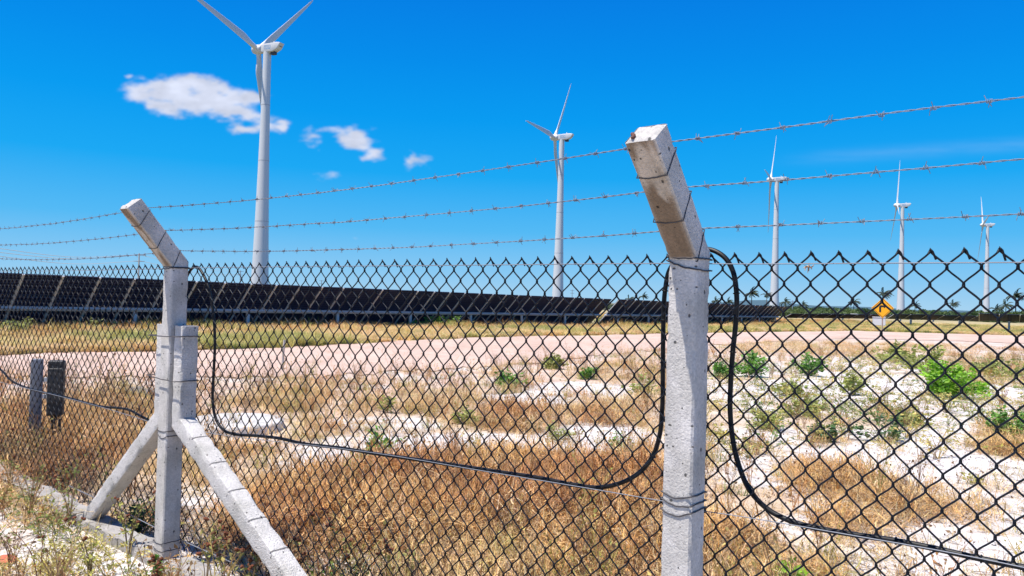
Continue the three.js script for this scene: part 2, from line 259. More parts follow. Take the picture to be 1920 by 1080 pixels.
function makePost(label, base, seed, ties, hx = HX, hz = HZ) {
  const o = thing('concrete_fence_post', label, 'fence post', base, TURN);
  mesh('shaft', postGeometry(seed, hx, hz, -0.35), M.concrete, o);
  for (const [y, slope, sag] of ties) mesh('tie_wire', tieLoop(hx * 1.04, hz * 1.04, y, slope, Math.floor(y * 1000) + seed, sag), M.tie, o);
  wireT.forEach((t, k) => { const tt = t - 0.055; mesh('tie_wire', tieLoop(hx, hz, 1.81 + tt * Math.cos(ARM), 0.35 + 0.1 * k, seed + k, 0.006, ARM, tt * Math.sin(ARM), 0.0022), M.tie, o); });
  return o;
}
const nearBase = fw(0.004, 0, 0.012), leftBase = fw(-SPAN - 0.004, 0, 0.02);
const nearPost = makePost('large nearest concrete fence post with brown-stained bent arm, right of centre', nearBase, 3, [[1.80, -0.06, 0.004], [1.775, -0.28, 0.004], [1.052, 0.02, 0.012], [1.028, -0.05, 0.012], [1.000, 0.06, 0.016]]);
{ const p = new Geo(); p.tube(curve([V(-0.012, 0, 0), V(-0.004, 0.004, 0.010), V(0.004, 0.003, 0.020), V(0.003, 0, 0.030)], 10), 0.006, 7); const o = mesh('rebar_end', p.build(), std(rgb(.13, .05, .035)), nearPost); o.position.set(-0.028, 1.81 + ARM_L * Math.cos(ARM) + 0.006 - 0.005, ARM_L * Math.sin(ARM) + 0.010); o.rotation.x = ARM; o.userData.label = 'small rusty curl on the end face'; }
makePost('smaller farther concrete fence post with a brace strapped on each side', leftBase, 8, [[1.795, -0.05, 0.004], [1.785, 0.05, 0.004], [0.80, 0.04, 0.006], [0.775, -0.06, 0.02], [0.13, 0.03, 0.01], [0.085, -0.04, 0.008]], 0.056, 0.052);

// bent concrete braces strapped to the farther post
function brace(label, dir) {                                            // dir +1: runs to the right along the fence
  const o = thing('concrete_brace', label, 'fence brace', leftBase.clone().addScaledVector(FN, -0.02), TURN, 'braces of the farther post');
  const hw = 0.053, top = 1.44, bend = 0.86, x0 = dir * 0.118, ang = dir > 0 ? 1.07 : 0.90, L = dir > 0 ? 1.95 : 1.45; const dx = Math.sin(ang) * dir, dy = -Math.cos(ang);
  const stations = []; for (let y = top; y > bend; y -= 0.03) stations.push([x0, y, 0]); stations.push([x0, bend, 0.5]); for (let t = 0.04, i = 0; t <= L; t += 0.03, i++) { if (i % 8 === 6) for (const [e, f] of [[-0.0055, 1], [-0.005, 2], [0.005, 2], [0.0055, 1]]) stations.push([x0 + dx * (t + e), bend + dy * (t + e), f]); else stations.push([x0 + dx * t, bend + dy * t, 1]); }
  const g = new Geo(); let len = 0; const N = 24; let prev = null;
  stations.forEach(([x, y, f], k) => {
    const a = ang * Math.min(f, 1) * dir, nx = Math.cos(a), ny = Math.sin(a), w = f === 0.5 ? 1 / Math.cos(ang / 2) : 1; if (k) len += Math.hypot(x - stations[k - 1][0], y - stations[k - 1][1]);
    const groove = f === 2; let per = 0, start = g.p.length / 3, lp = null;
    for (let j = 0; j <= N; j++) {
      const q = (j % N) / N * 4, side = Math.floor(q), t = (q - side) * 2 - 1, e = 0.93; let u = [1, -t, -1, t][side], v = [t, 1, -t, -1][side]; const edge = Math.abs(t) > 0.99; if (edge) { u *= e; v *= e; }
      const d = 0.005 * (fbm(x * 26 + u, y * 26 + v * 2, 4 + dir, 3) - 0.5) - (edge ? 0.004 * smooth(0.5, 0.75, fbm(len * 26, u * 5 + v * 9, 6 + dir, 2)) : 0), s = 1 + d / hw; let uu = u * hw * s * w; const vv = v * hw * s;
      if (groove && dir * u > 0.8) uu -= dir * 0.013;
      const P = [x + nx * uu, y + ny * uu, vv]; if (lp) per += Math.hypot(P[0] - lp[0], P[1] - lp[1], P[2] - lp[2]); lp = P; g.v(...P, per, len);
      if (prev !== null && j) dir > 0 || true ? g.q(prev + j - 1, prev + j, start + j, start + j - 1) : 0;
    }
    if (k === 0) { const m = g.v(x, y + 0.002, 0, 0.05, 0.05); for (let j = 0; j < N; j++) g.t(m, start + j + 1, start + j); }
    prev = start;
  });
  mesh('concrete_bar', g.build(0.7), M.rough, o);
  // thin wire ends pressed into the top of the sloping part
  return o;
}
brace('right concrete brace of the farther post, sloping down towards the bottom of the picture', 1);
brace('left concrete brace of the farther post, sloping down into the dry weeds', -1);
{ // straps that hold both braces to the post
  for (const [y, s] of [[1.375, 0.02], [1.118, -0.03]]) { const o = mesh('strap_wire', tieLoop(0.178, 0.074, y, s, Math.floor(y * 99), 0.004, 0, 0, 0.0032), M.tie); o.position.copy(leftBase); o.rotation.y = TURN; tag(o, y > 1.3 ? 'upper dark strap wire round the farther post and its two braces' : 'lower dark strap wire round the farther post and its two braces', 'wire', 'straps of the farther post'); }
}

// ------------------------------------------------------------------ concrete kerb under the fence
{
  const o = thing('concrete_kerb', 'broken grey concrete kerb along the foot of the fence', 'kerb'); const r = rng(77);
  let s = -9; while (s < 1.8) {
    let L = 0.7 + r() * 1.0; for (const p of [-SPAN, 0]) if (s < p - 0.07 && s + L > p - 0.07) L = p - 0.07 - s; else if (s >= p - 0.075 && s < p + 0.06) { s = p + 0.07; }
    const w = 0.17 + r() * 0.03, h = 0.30, g = new RoundedBoxGeometry(L - 0.008, h, w, 2, 0.014); let bx = new THREE.BoxGeometry(L - 0.008, h, w, Math.ceil(L / 0.03), 8, 6); const P = bx.attributes.position, U = bx.attributes.uv, k = s * 7;
    for (let i = 0; i < P.count; i++) { let x = P.getX(i), y = P.getY(i), z = P.getZ(i); const ex = Math.abs(z) > w / 2 - 0.002 ? 1 : 0, top = y > h / 2 - 0.002 ? 1 : 0, chip = ex * top * 0.035 * smooth(0.48, 0.72, fbm(x * 9 + k, z * 9, 5, 3)); const d = 0.010 * (fbm(x * 14 + k, y * 14, z * 14, 3) - 0.5); P.setXYZ(i, x, y + top * d - chip, z + ex * Math.sign(z) * (d - chip * 0.6)); U.setXY(i, x + k, y + z); }
    bx = toCreasedNormals(bx, 0.7); const m = mesh('kerb_block', bx, M.kerb, o); m.position.copy(fw(s + L / 2, -0.115 + 0.02 * r(), 0.005 + 0.012 * (r() - 0.5))); m.rotation.y = TURN + 0.02 * (r() - 0.5); s += L;
  }
}

// ------------------------------------------------------------------ chain-link mesh: each woven wire is a part
const MESH_N = -0.062, HALF = 0.0462, TIP = 1.815;
const meshBulge = (s, y) => 0.028 * (fbm(s * 1.3, y * 1.5, 4, 2) - 0.5) * smooth(0.0, 0.4, Math.min(Math.abs(s), Math.abs(s + SPAN)));
const meshShift = (s, y) => [0.014 * (fbm(s * 2.2, y * 2.6, 14, 2) - 0.5), 0.012 * (fbm(s * 2.2, y * 2.6, 24, 2) - 0.5)];
function meshPoint(s, y, n) { const [a, b] = meshShift(s, y), k = smooth(0, 0.5, TIP - y); return fw(s + a * k, y + b * (0.25 + 0.75 * k), MESH_N + n + meshBulge(s, y)); }
{
  const spots = []; let s = 1.55; let i = 0; while (s > -8.2) { const p = (0.0402 + 0.0021 * Math.max(0, -s - 0.3)); spots.push([s, p]); s -= p; }
  const parents = [thing('chain_link_fence', 'black chain-link mesh span right of the nearest post', 'fence mesh', fw(0.8, 0), 0, 'spans of the chain-link fence'), thing('chain_link_fence', 'black chain-link mesh span between the two concrete posts', 'fence mesh', fw(-1.7, 0), 0, 'spans of the chain-link fence'), thing('chain_link_fence', 'black chain-link mesh span left of the farther post', 'fence mesh', fw(-5.5, 0), 0, 'spans of the chain-link fence')];
  const rr = rng(41);
  spots.forEach(([sc, p], i) => {
    const parent = parents[sc > 0 ? 0 : sc > -SPAN ? 1 : 2], even = i % 2 === 0 ? 1 : -1, rad = 0.0028, dep = 0.0034, n = 40, pts = [], half = p / 2;
    // the knuckled end: folded back down along the neighbour's leg
    const t0 = even * half;
    if (even > 0) pts.push(meshPoint(sc + t0 + half * 0.62, TIP - HALF * (0.48 + 0.2 * rr()), -0.005), meshPoint(sc + t0 + 0.006, TIP - 0.003, 0.004), meshPoint(sc + t0, TIP + 0.004 + 0.003 * rr(), 0.004));
    else pts.push(meshPoint(sc + t0 - 0.005, TIP - 0.010, 0.005), meshPoint(sc + t0 - 0.001, TIP + 0.002, -0.001));
    for (let k = 0; k < n; k++) {
      const y0 = TIP - k * HALF, y1 = y0 - HALF, a = (k % 2 === 0 ? even : -even), s0 = sc + a * (half + 0.0018), s1 = sc - a * (half + 0.0018), d = a > 0 ? dep : -dep; if (y1 < 0.03) break;
      const P = (u, t, dd) => pts.push(meshPoint(lerp(s0, s1, u), lerp(y0, y1, t), dd));
      if (k) P(0.0, -0.10, d * 0.3); P(0.045, 0.10, d * 0.9); P(0.30, 0.34, d); P(0.70, 0.66, d); P(0.955, 0.90, d * 0.9); P(1, 1.10, d * 0.3);
    }
    for (const q of pts) q.sub(parent.position);
    mesh('mesh_wire', new Geo().tube(pts, rad, sc > -2 ? 6 : 5).build(), M.meshWire, parent);
  });
}

// ------------------------------------------------------------------ line wires, barbed strands, cable
function strandPoint(k, s) { const t = wireT[k], o = t * Math.sin(ARM) - 0.055 * Math.cos(ARM), y = 1.81 + t * Math.cos(ARM) + 0.055 * Math.sin(ARM); const u = (s + SPAN) / SPAN, sag = s > 0 ? 0.03 * s * (3.45 - s) / 3 : -0.028 * (0.25 - (u - Math.floor(u) - 0.5) ** 2) * 4; return fw(s, y + (s > 0 ? 0.002 * s : sag), o); }
const barbGeo = []; for (let v = 0; v < 4; v++) { const r = rng(900 + v), g = new Geo(); for (const sgn of [-1, 1]) { const a = r() * 6.28, pts = []; for (let k = 0; k <= 22; k++) { const q = k / 22 * Math.PI * 2 * 1.7 + a, x = sgn * 0.0035 + (k / 22 - 0.5) * 0.006; pts.push(V(x, Math.cos(q) * 0.0046, Math.sin(q) * 0.0046)); } const f = pts[0].clone(), l = pts[22].clone(); pts.unshift(V(f.x - 0.006 + 0.006 * r(), f.y * 3.6, f.z * 3.6)); pts.push(V(l.x + 0.006 * r(), l.y * 3.6, l.z * 3.6)); g.tube(pts, (t) => 0.0009, 5); } barbGeo.push(g.build()); }
['topmost barbed wire strand, running from arm tip to arm tip', 'middle barbed wire strand across the post arms', 'lowest barbed wire strand, just above the chain-link mesh'].forEach((label, k) => {
  const o = thing('barbed_wire', label, 'barbed wire', strandPoint(k, 0), 0, 'barbed wire strands'), g = new Geo(), r = rng(50 + k), ss = []; for (let s = -8.6; s <= 1.75; s += 0.0055) ss.push(s);
  for (const ph of [0, Math.PI]) g.tube(ss.map((s) => { const q = s * 105 + ph, c = strandPoint(k, s).sub(o.position); c.y += Math.cos(q) * 0.0014 + 0.004 * (noise3(s * 3, k, 2) - 0.5); return c.addScaledVector(FN, Math.sin(q) * 0.0014); }), 0.00125, 4);
  mesh('twisted_wire', g.build(), M.galv, o);
  for (let s = -8.4 + 0.06 * k; s < 1.6; s += 0.125 + 0.02 * (r() - 0.5)) { if (Math.abs(s) < 0.065 || Math.abs(s + SPAN) < 0.07) continue; const b = mesh('barb', barbGeo[Math.floor(r() * 4)], M.galv, o); b.position.copy(strandPoint(k, s).sub(o.position)); b.rotation.set(0, TURN, 0); b.rotateX(r() * 6.28); }
});
function fenceWire(label, pts, rad, name = 'line_wire', mat = M.galv, n = 80, group = 'line wires of the chain-link fence', cat = 'wire') { const o = mesh(name, new Geo().tube(curve(pts, n), rad, 5).build(), mat); return tag(o, label, cat, group); }
const fp = (px, py, n = -0.05) => fencePx(px, py, n);
fenceWire('thin top line wire threaded below the mesh tips', [fw(-8.4, 1.785, -0.054), fw(-5.2, 1.782, -0.054), fp(400, 501.7), fp(900, 497), fp(1250, 494), fp(1400, 495), fp(1650, 493.5), fp(1920, 492), fw(1.7, 1.776, -0.05)], 0.0018);
fenceWire('middle line wire sloping from farther post to nearest post', [fp(345, 803), fp(420, 816), fp(700, 849), fp(900, 882), fp(1100, 915), fp(1246, 940)], 0.0018);
fenceWire('middle line wire right of the nearest post, beside the cable', [fp(1318, 958), fp(1400, 970), fp(1600, 1004), fp(1760, 1032), fp(1920, 1064), fp(2060, 1096)], 0.0017);
fenceWire('middle line wire left of the farther post', [fp(-120, 690), fp(50, 728), fp(120, 745), fp(200, 766), fp(300, 797)], 0.0022);
fenceWire('lowest line wire along the kerb at the farther post', [fw(-5.2, 0.14, -0.05), fw(-4.3, 0.135, -0.05), fw(-3.5, 0.12, -0.055), fw(-2.8, 0.13, -0.05), fw(-1.6, 0.12, -0.05)], 0.003);
{
  const C = -0.082, c = (x, y, n = C) => fencePx(x, y, n);
  const pts = [c(-160, 640), c(-60, 662), c(0, 692), c(22, 714), c(60, 730), c(125, 745), c(190, 762), c(240, 768), c(268, 782), c(300, 792), c(326, 740), c(338, 620), c(350, 520), c(368, 500), c(388, 530), c(399, 580), c(403, 640), c(400, 710), c(399, 756), c(405, 786), c(419, 806), c(440, 814), c(480, 817), c(525, 822), c(570, 832), c(640, 840), c(700, 850), c(770, 860), c(850, 872), c(930, 884), c(1010, 896), c(1070, 908), c(1122, 914), c(1165, 905), c(1200, 885), c(1224, 855), c(1237, 815), c(1242, 760), c(1243, 680), c(1244, 600), c(1247, 545), c(1256, 505), c(1278, 480), c(1305, 469), c(1332, 468), c(1358, 482), c(1374, 508), c(1381, 550), c(1380, 600), c(1374, 660), c(1370, 720), c(1369, 770), c(1375, 830), c(1388, 880), c(1405, 918), c(1436, 952), c(1475, 974), c(1530, 990), c(1600, 1002), c(1680, 1014), c(1760, 1030), c(1840, 1048), c(1920, 1064), c(2050, 1092)];
  const o = thing('black_cable', 'black cable looping along the chain-link fence and over both posts', 'cable', pts[30].clone()); mesh('cable_sheath', new Geo().tube(curve(pts.map((p) => p.clone().sub(o.position)), 700), 0.0082, 10).build(), M.cable, o);
  const full = new THREE.CatmullRomCurve3(pts, false, 'centripetal'); const tg = new THREE.TorusGeometry(0.0096, 0.0022, 6, 14);
  for (const k of [5, 21, 24, 28, 31, 35, 38, 39, 40, 47, 49, 52, 57, 59, 61]) { const t = mesh('cable_tie', tg, M.cable, o); t.position.copy(pts[k].clone().sub(o.position)); const d = pts[k + 1].clone().sub(pts[k - 1]).normalize(); t.quaternion.setFromUnitVectors(V(0, 0, 1), d); }
}
{ const p = fp(1515, 499, -0.05), g = new Geo(); const r = rng(4); for (let k = 0; k < 9; k++) { const a = r() * 6.28, L = 0.008 + 0.010 * r(); g.tube(curve([V(0, 0, 0), V(Math.cos(a) * L * 0.6, -0.003, 0.004), V(Math.cos(a) * L, Math.sin(a) * L - 0.004, 0.004)], 4), (t) => 0.0028 * (1 - 0.6 * t), 4); } const o = mesh('dry_seed_tuft', g.build(), std(rgb(.42, .26, .15))); o.position.copy(p); tag(o, 'tiny brown seed tuft caught on the mesh top right of the nearest post', 'seed tuft'); }

// ------------------------------------------------------------------ dark meter post and black box behind the left span
{
  const b = gp(64, 838); b.y = gy(b.x, b.z); const z = -b.z, k = z / FOC;
  const o = thing('dark_post', 'short dark grey concrete post behind the left mesh span', 'post', b, 0.45); const g = toCreasedNormals(new RoundedBoxGeometry(29 * k * 0.66, 172 * k + 0.3, 29 * k * 0.66, 2, 0.012), 0.5); g.translate(0, 172 * k / 2 - 0.15, 0); mesh('post_shaft', g, std(rgb(.17, .18, .21), { bumpMap: concBump, bumpScale: 0.003 }), o);
  const c = gp(101, 842); c.y = gy(c.x, c.z); const q = thing('black_box', 'black plastic junction box on a thin stake beside the dark post', 'junction box', c, 0.25), bw = 27 * k, bh = 102 * k, y0 = 70 * k;
  const bb = new RoundedBoxGeometry(bw, bh, bw * 0.6, 3, 0.018); bb.translate(0, y0 + bh / 2, 0); mesh('housing', bb, std(rgb(.012, .012, .014), { roughness: 0.5 }), q);
  const lid = new RoundedBoxGeometry(bw * 0.86, bh * 0.62, 0.014, 2, 0.006); lid.translate(0, y0 + bh * 0.55, bw * 0.3 + 0.007); mesh('lid', lid, std(rgb(.016, .016, .018), { roughness: 0.4 }), q);
  mesh('bracket', new Geo().box(-bw * 0.62, y0 + bh * 0.35, 0, bw * 0.3, 0.04, 0.05).box(-bw * 0.62, y0 + bh * 0.65, 0, bw * 0.3, 0.04, 0.05).build(), M.steel, q);
  const w = new Geo(); for (const d of [-0.03, 0.0, 0.035]) w.tube(curve([V(d, y0 + 0.02, 0), V(d + 0.01, y0 * 0.6, 0.02), V(d * 0.4 - 0.04, y0 * 0.25, 0.03), V(d - 0.06, -0.05, 0.02)], 14), 0.014, 6); mesh('conduit', w.build(), M.cable, q);
}
// round slab
{
  const c = gp(440, 800), R = 88 * -c.z / FOC; c.y = gy(c.x, c.z); const g = new THREE.LatheGeometry([[0, 0.115], [R * 0.5, 0.118], [R - 0.03, 0.112], [R - 0.006, 0.10], [R, 0.075], [R + 0.004, 0.0], [R, -0.12]].map(([x, y]) => new THREE.Vector2(x, y)), 64); const P = g.attributes.position, U = g.attributes.uv; for (let i = 0; i < P.count; i++) U.setXY(i, P.getX(i), P.getZ(i) + P.getY(i));
  const o = mesh('round_slab', g, M.rough); o.position.copy(c); tag(o, 'round white concrete cover slab on the ground behind the right brace', 'slab');
}
// thin pale stake
{ const c = gp(530, 692); c.y = gy(c.x, c.z); const h = 58 * -c.z / FOC, g = new Geo(); g.tube([V(0, -0.2, 0), V(0, h * 0.5, 0), V(0.02, h, 0)], 0.026, 8); const o = mesh('marker_stake', g.build(), std(rgb(.46, .42, .37))); o.position.copy(c); tag(o, 'thin pale marker stake at the near edge of the road', 'stake'); }

// ------------------------------------------------------------------ road sign
{
  const z = 46, c = at(1655, 577.5, z), d = 38.5 * z / FOC, side = d / Math.SQRT2, g0 = gy(c.x, c.z), o = thing('road_sign', 'yellow diamond road sign with a black right-turn arrow', 'road sign', V(c.x, g0, c.z), -0.42);
  const h = c.y - g0; const pole = new Geo().tube([V(0, -0.3, -0.03), V(0, h * 0.5, -0.03), V(0, h + d * 0.3, -0.03)], 0.035, 8); mesh('sign_post', pole.build(), std(rgb(.35, .27, .22)), o);
  const plate = new RoundedBoxGeometry(side, side, 0.02, 3, 0.009); const P = mesh('sign_plate', plate, std(rgb(.93, .42, .005), { roughness: 0.5 }), o); P.position.set(0, h, 0.02); P.rotation.z = Math.PI / 4;
  const sh = new THREE.Shape(), s = side / 2 - 0.035, t = s - 0.022; sh.moveTo(-s, -s).lineTo(s, -s).lineTo(s, s).lineTo(-s, s); const hole = new THREE.Path(); hole.moveTo(-t, -t).lineTo(-t, t).lineTo(t, t).lineTo(t, -t); sh.holes.push(hole);
  const black = std(rgb(.012, .012, .012), { roughness: 0.5 }); const B = mesh('border', new THREE.ExtrudeGeometry(sh, { depth: 0.003, bevelEnabled: false }), black, P); B.position.z = 0.0095;
  const u = d / 10, ar = new THREE.Shape([[-1.55, -2.1], [-0.65, -2.1], [-0.65, 0.35], [0.55, 0.35], [0.55, -0.2], [1.85, 0.85], [0.55, 1.9], [0.55, 1.3], [-1.0, 1.3], [-1.55, 0.75]].map(([x, y]) => new THREE.Vector2(x * u, y * u))); const A = mesh('arrow', new THREE.ExtrudeGeometry(ar, { depth: 0.003, bevelEnabled: false }), black, P); A.position.z = 0.0095; A.rotation.z = -Math.PI / 4;
}

// ------------------------------------------------------------------ solar tables, seen from their undersides
const cellTex = tex(256, (u, v) => { const cu = u * 6 % 1, cv = v * 12 % 1, f = Math.min(u, 1 - u) < 0.012 || Math.min(v, 1 - v) < 0.008, l = cu < 0.05 || cv < 0.085, bus = (cu * 4 % 1) < 0.04; return f ? [104, 116, 150] : l ? [80, 94, 132] : bus ? [28, 36, 64] : [16, 24, 54]; }, true);
const panelMat = new THREE.MeshPhysicalMaterial({ color: 0xffffff, map: cellTex, roughness: 0.5, specularIntensity: 0.35 });
function solarTable(label, p0, p1, step, upL, downL, alpha, opts = {}) {
  const v = p1.clone().sub(p0), len = v.length(), flat = Math.hypot(v.x, v.z), o = thing('solar_table', label, 'solar panels', V(p0.x, gy(p0.x, p0.z) + 0.03, p0.z), Math.atan2(-v.z, v.x), 'tables of solar panels'); const y0 = p0.y - o.position.y, slope = v.y / flat, n = Math.max(1, Math.round(len / step)), w = flat / n;
  const up = new RoundedBoxGeometry(w - 0.028, upL - 0.03, 0.04, 1, 0.008), low = downL ? new RoundedBoxGeometry(w - 0.028, downL - 0.03, 0.04, 1, 0.008) : null; const dirY = Math.cos(alpha), dirZ = Math.sin(alpha), rail = new Geo().box(0, (upL - downL) / 2, 0.045, opts.rail ?? 0.075, upL + downL, 0.05).build();
  for (let k = 0; k < n; k++) {
    const x = (k + 0.5) * w, y = y0 + slope * x; let m = mesh('panel', up, panelMat, o); m.position.set(x, y + dirY * upL / 2, dirZ * upL / 2); m.rotation.x = alpha;
    if (low) { m = mesh('panel', low, panelMat, o); m.position.set(x, y - dirY * downL / 2, -dirZ * downL / 2); m.rotation.x = alpha; }
    m = mesh('support_rail', rail, M.rail, o); m.position.set(k * w, y0 + slope * k * w, 0); m.rotation.x = alpha;
    if (k % (opts.postEach ?? 4) === 1) { const h = y + 0.5; m = mesh('steel_post', new Geo().box(0, -h / 2, 0, opts.post ?? 0.14, h, opts.post ?? 0.12).build(), M.rail, o); m.position.set(x, y, opts.postZ ?? 0.02); }
  }
  const tb = new Geo(); const a = V(-0.2, y0 - slope * 0.2, 0.13), b = V(flat + 0.2, y0 + slope * (flat + 0.2), 0.13); if (opts.tube !== false) { tb.tube([a, b], 0.085, 4); mesh('torque_tube', tb.build(0.5), M.rail, o); }
  return o;
}
const rowP = (t) => V(-18.5 + 0.616 * t, 0.84 - 0.0044 * t, -28 - 0.788 * t);
const AL = 0.765;
solarTable('nearest long dark solar table seen from its underside, filling the left horizon', rowP(-7.6), rowP(41), 1.3, 1.76, 1.08, AL);
solarTable('second dark solar table in line beyond the gap, running behind the nearest post', rowP(42.0), rowP(81.5), 1.3, 1.78, 1.0, AL);
const far = { tube: false, rail: 0.06, postEach: 3, post: 0.22, postZ: 0 };
solarTable('distant low solar table under the palms, left of the road sign', at(1468, 596, 112), at(1640, 597.5, 116), 2.2, 2.0, 0, 1.24, far);
solarTable('distant low solar table directly right of the road sign', at(1662, 597.5, 104), at(1845, 602, 104), 2.2, 2.2, 0, 1.25, far);
solarTable('far thin solar table behind the road sign', at(1530, 591.5, 150), at(1760, 595.5, 155), 2.4, 2.0, 0, 1.35, far);
solarTable('dark tilted solar table at the right edge of the horizon', at(1836, 600.5, 88), at(1990, 606, 84), 1.7, 2.6, 0.0, 1.26, far);
function cabinet(label, px, py, w, h, z) { const c = at(px, py, z), k = z / FOC, o = thing('white_cabinet', label, 'cabinet', V(c.x, c.y - h * k / 2, c.z), -0.3, 'white equipment cabinets'); const g = new RoundedBoxGeometry(w * k, h * k, w * k * 0.6, 2, 0.03); g.translate(0, h * k / 2, 0); mesh('housing', g, M.white, o); const l = new RoundedBoxGeometry(w * k + 0.06, 0.05, w * k * 0.6 + 0.08, 1, 0.015); l.translate(0, h * k + 0.02, 0); mesh('roof', l, M.white, o); return o; }
cabinet('white cabinet in the grass just below the road sign', 1648, 602.5, 21, 15, 72);
cabinet('small white cabinet on the far solar table left of the road sign', 1601, 591, 11, 5, 140);
cabinet('small white cabinet on the far solar table right of the road sign', 1734, 594, 11, 5, 140);

// ------------------------------------------------------------------ wind turbines
function bladeGeometry(R) {
  const g = new Geo(), n = 36, st = 48; let prev = null;
  for (let k = 0; k <= st; k++) {
    const t = k / st, r = 1.2 + t * (R - 1.2), round = 1 - smooth(0.03, 0.17, t), chord = lerp(lerp(3.1, 0.75, ((t - 0.2) / 0.8)), 1.9, 1 - smooth(0.04, 0.20, t)) * (t > 0.97 ? 0.55 : 1), th = lerp(chord * lerp(0.26, 0.24, t), 1.9, round), tw = lerp(0.20, 0.12, t), pre = 0.5 * t * t, start = g.p.length / 3;
    for (let j = 0; j <= n; j++) { const q = j / n * 2 * Math.PI, c = (Math.cos(q) * 0.5 + (1 - round) * 0.18) * chord, s = Math.sign(Math.sin(q)) * Math.pow(Math.abs(Math.sin(q)), lerp(0.55, 1, round)) * 0.5 * th * lerp(1 - 0.42 * Math.cos(q + Math.PI), 1, round); g.v(s * Math.cos(tw) + c * Math.sin(tw) + pre, r, c * Math.cos(tw) - s * Math.sin(tw), j / n, t); if (k && j) g.q(prev + j - 1, prev + j, start + j, start + j - 1); }
    prev = start;
  } const m = g.v(0.9, R + 0.05, 0.1); for (let j = 0; j < n; j++) g.t(m, prev + j + 1, prev + j); return g.build();
}
const towerR = (t) => 1.5 + 2.35 * Math.pow(1 - t, 1.6);
const HUB = 95, RB = 43, towerG = (() => { const pts = []; for (let k = 0; k <= 24; k++) { const t = k / 24; pts.push(new THREE.Vector2(towerR(t), -14 + t * (HUB - 1.4 + 14))); } return new THREE.LatheGeometry(pts, 40); })();
const blade = bladeGeometry(RB);
const nacG = (() => { const s = new THREE.Shape([[2.7, -1.35], [2.7, 1.5], [-6.6, 1.95], [-8.4, 1.65], [-7.0, -0.55], [-4.2, -1.9], [2.0, -1.85]].map(([x, y]) => new THREE.Vector2(x, y))); const g = new THREE.ExtrudeGeometry(s, { depth: 2.9, bevelEnabled: true, bevelSize: 0.32, bevelThickness: 0.32, bevelSegments: 3 }); g.translate(0, 0, -1.45); return toCreasedNormals(g, 0.6); })();
const hubG = (() => { const pts = [[0, 2.9], [0.8, 2.7], [1.5, 2.0], [1.8, 1.0], [1.85, 0], [1.75, -1.4], [1.5, -2.4], [0, -2.4]].map(([r, x]) => new THREE.Vector2(r, x)); const g = new THREE.LatheGeometry(pts, 28); g.rotateZ(-Math.PI / 2); return g; })();
const turbines = [['largest wind turbine, at left, its two upper blades cut by the picture top', 484, 93, 461, 45, 0], ['second largest wind turbine, right of centre between the two posts', 1040, 258, 309, 30, 0], ['third wind turbine, just right of the nearest post', 1445, 337, 243, 30, 0], ['fourth wind turbine, above the road sign at right', 1682, 385, 201, 12, 0], ['smallest wind turbine, at far right', 1843, 422, 168, 38, 0]];
const AXIS = -69 * Math.PI / 180;                                        // rotor axis, clockwise from straight ahead
let firstTurbine = null;
turbines.forEach(([label, px, py, hpx, psi], i) => {
  const z = FOC * HUB / hpx, hub = at(px, py, z); let o;
  if (!firstTurbine) {
    o = firstTurbine = thing('wind_turbine', label, 'wind turbine', V(0, 0, 0), 0, 'wind turbines on the horizon');
    mesh('tower', towerG, M.white, o); for (const t of [0.3, 0.55, 0.78]) { const r = towerR((t * 93.6 + 14) / 107.6), f = mesh('flange_seam', new THREE.CylinderGeometry(r + 0.03, r + 0.03, 0.28, 40, 1, true), M.seam, o); f.position.y = t * 93.6; } const nac = mesh('nacelle', nacG, M.white, o); nac.position.y = HUB; nac.scale.setScalar(0.78);
    const v = new Geo(); for (const k of [-0.75, 0, 0.75]) v.box(0, 0, k, 0.12, 1.0, 0.58); const vm = mesh('vent', v.build(), M.nacelleDark, nac); vm.position.set(-7.85, 0.55, 0); vm.rotation.z = -0.57; const v2 = mesh('vent', new Geo().box(0, 0, 0, 0.12, 0.7, 0.9).build(), M.nacelleDark, nac); v2.position.set(-6.1, -1.15, 0.2); v2.rotation.z = -1.1;
    const bk = new RoundedBoxGeometry(2.6, 1.4, 1.9, 2, 0.2); bk.translate(-3.9, -2.75, 0); mesh('cooler', bk, M.nacelleDark, nac);
    mesh('mast', new Geo().box(-3.6, 2.7, 0.4, 0.5, 1.6, 0.35).box(-4.5, 2.4, 0.4, 0.25, 0.8, 0.25).build(), M.white, nac);
    for (const s of [1, -1]) { const L = new Geo(); const z0 = s * 1.785; for (const [x, y, w, h] of [[-1.2, 0.95, 3.9, 0.16], [-1.2, -0.75, 3.9, 0.16], [0.67, 0.1, 0.16, 1.5], [-3.07, 0.1, 0.16, 1.5], [-0.75, 0.1, 0.14, 1.7], [-0.05, 0.42, 1.3, 0.14], [-0.05, -0.2, 1.3, 0.14], [-1.9, 0.35, 1.4, 0.14], [-1.5, -0.05, 0.14, 0.8], [-2.2, -0.25, 1.0, 0.14]]) L.box(x, y, z0, w, h, 0.03); mesh('logo', L.build(), M.logo, nac); }
    const hb = mesh('hub', hubG, M.white, o); hb.position.set(4.4, HUB, 0); hb.rotation.z = 0.07;
    for (let k = 0; k < 3; k++) { const b = mesh('blade', blade, M.white, hb); b.rotation.x = k * 2 * Math.PI / 3; }
  } else { o = firstTurbine.clone(); o.name = numbered('wind_turbine'); o.userData = { ...firstTurbine.userData, label }; scene.add(o); }
  const yaw = Math.PI / 2 - AXIS ; o.rotation.set(0, yaw, 0);   // local +x points along the rotor axis
  const ax = V(Math.cos(yaw), 0, -Math.sin(yaw)); o.position.set(hub.x - ax.x * 4.4, hub.y - HUB, hub.z - ax.z * 4.4);
  o.children.find((c) => c.name === 'hub').rotation.x = psi * Math.PI / 180;
});

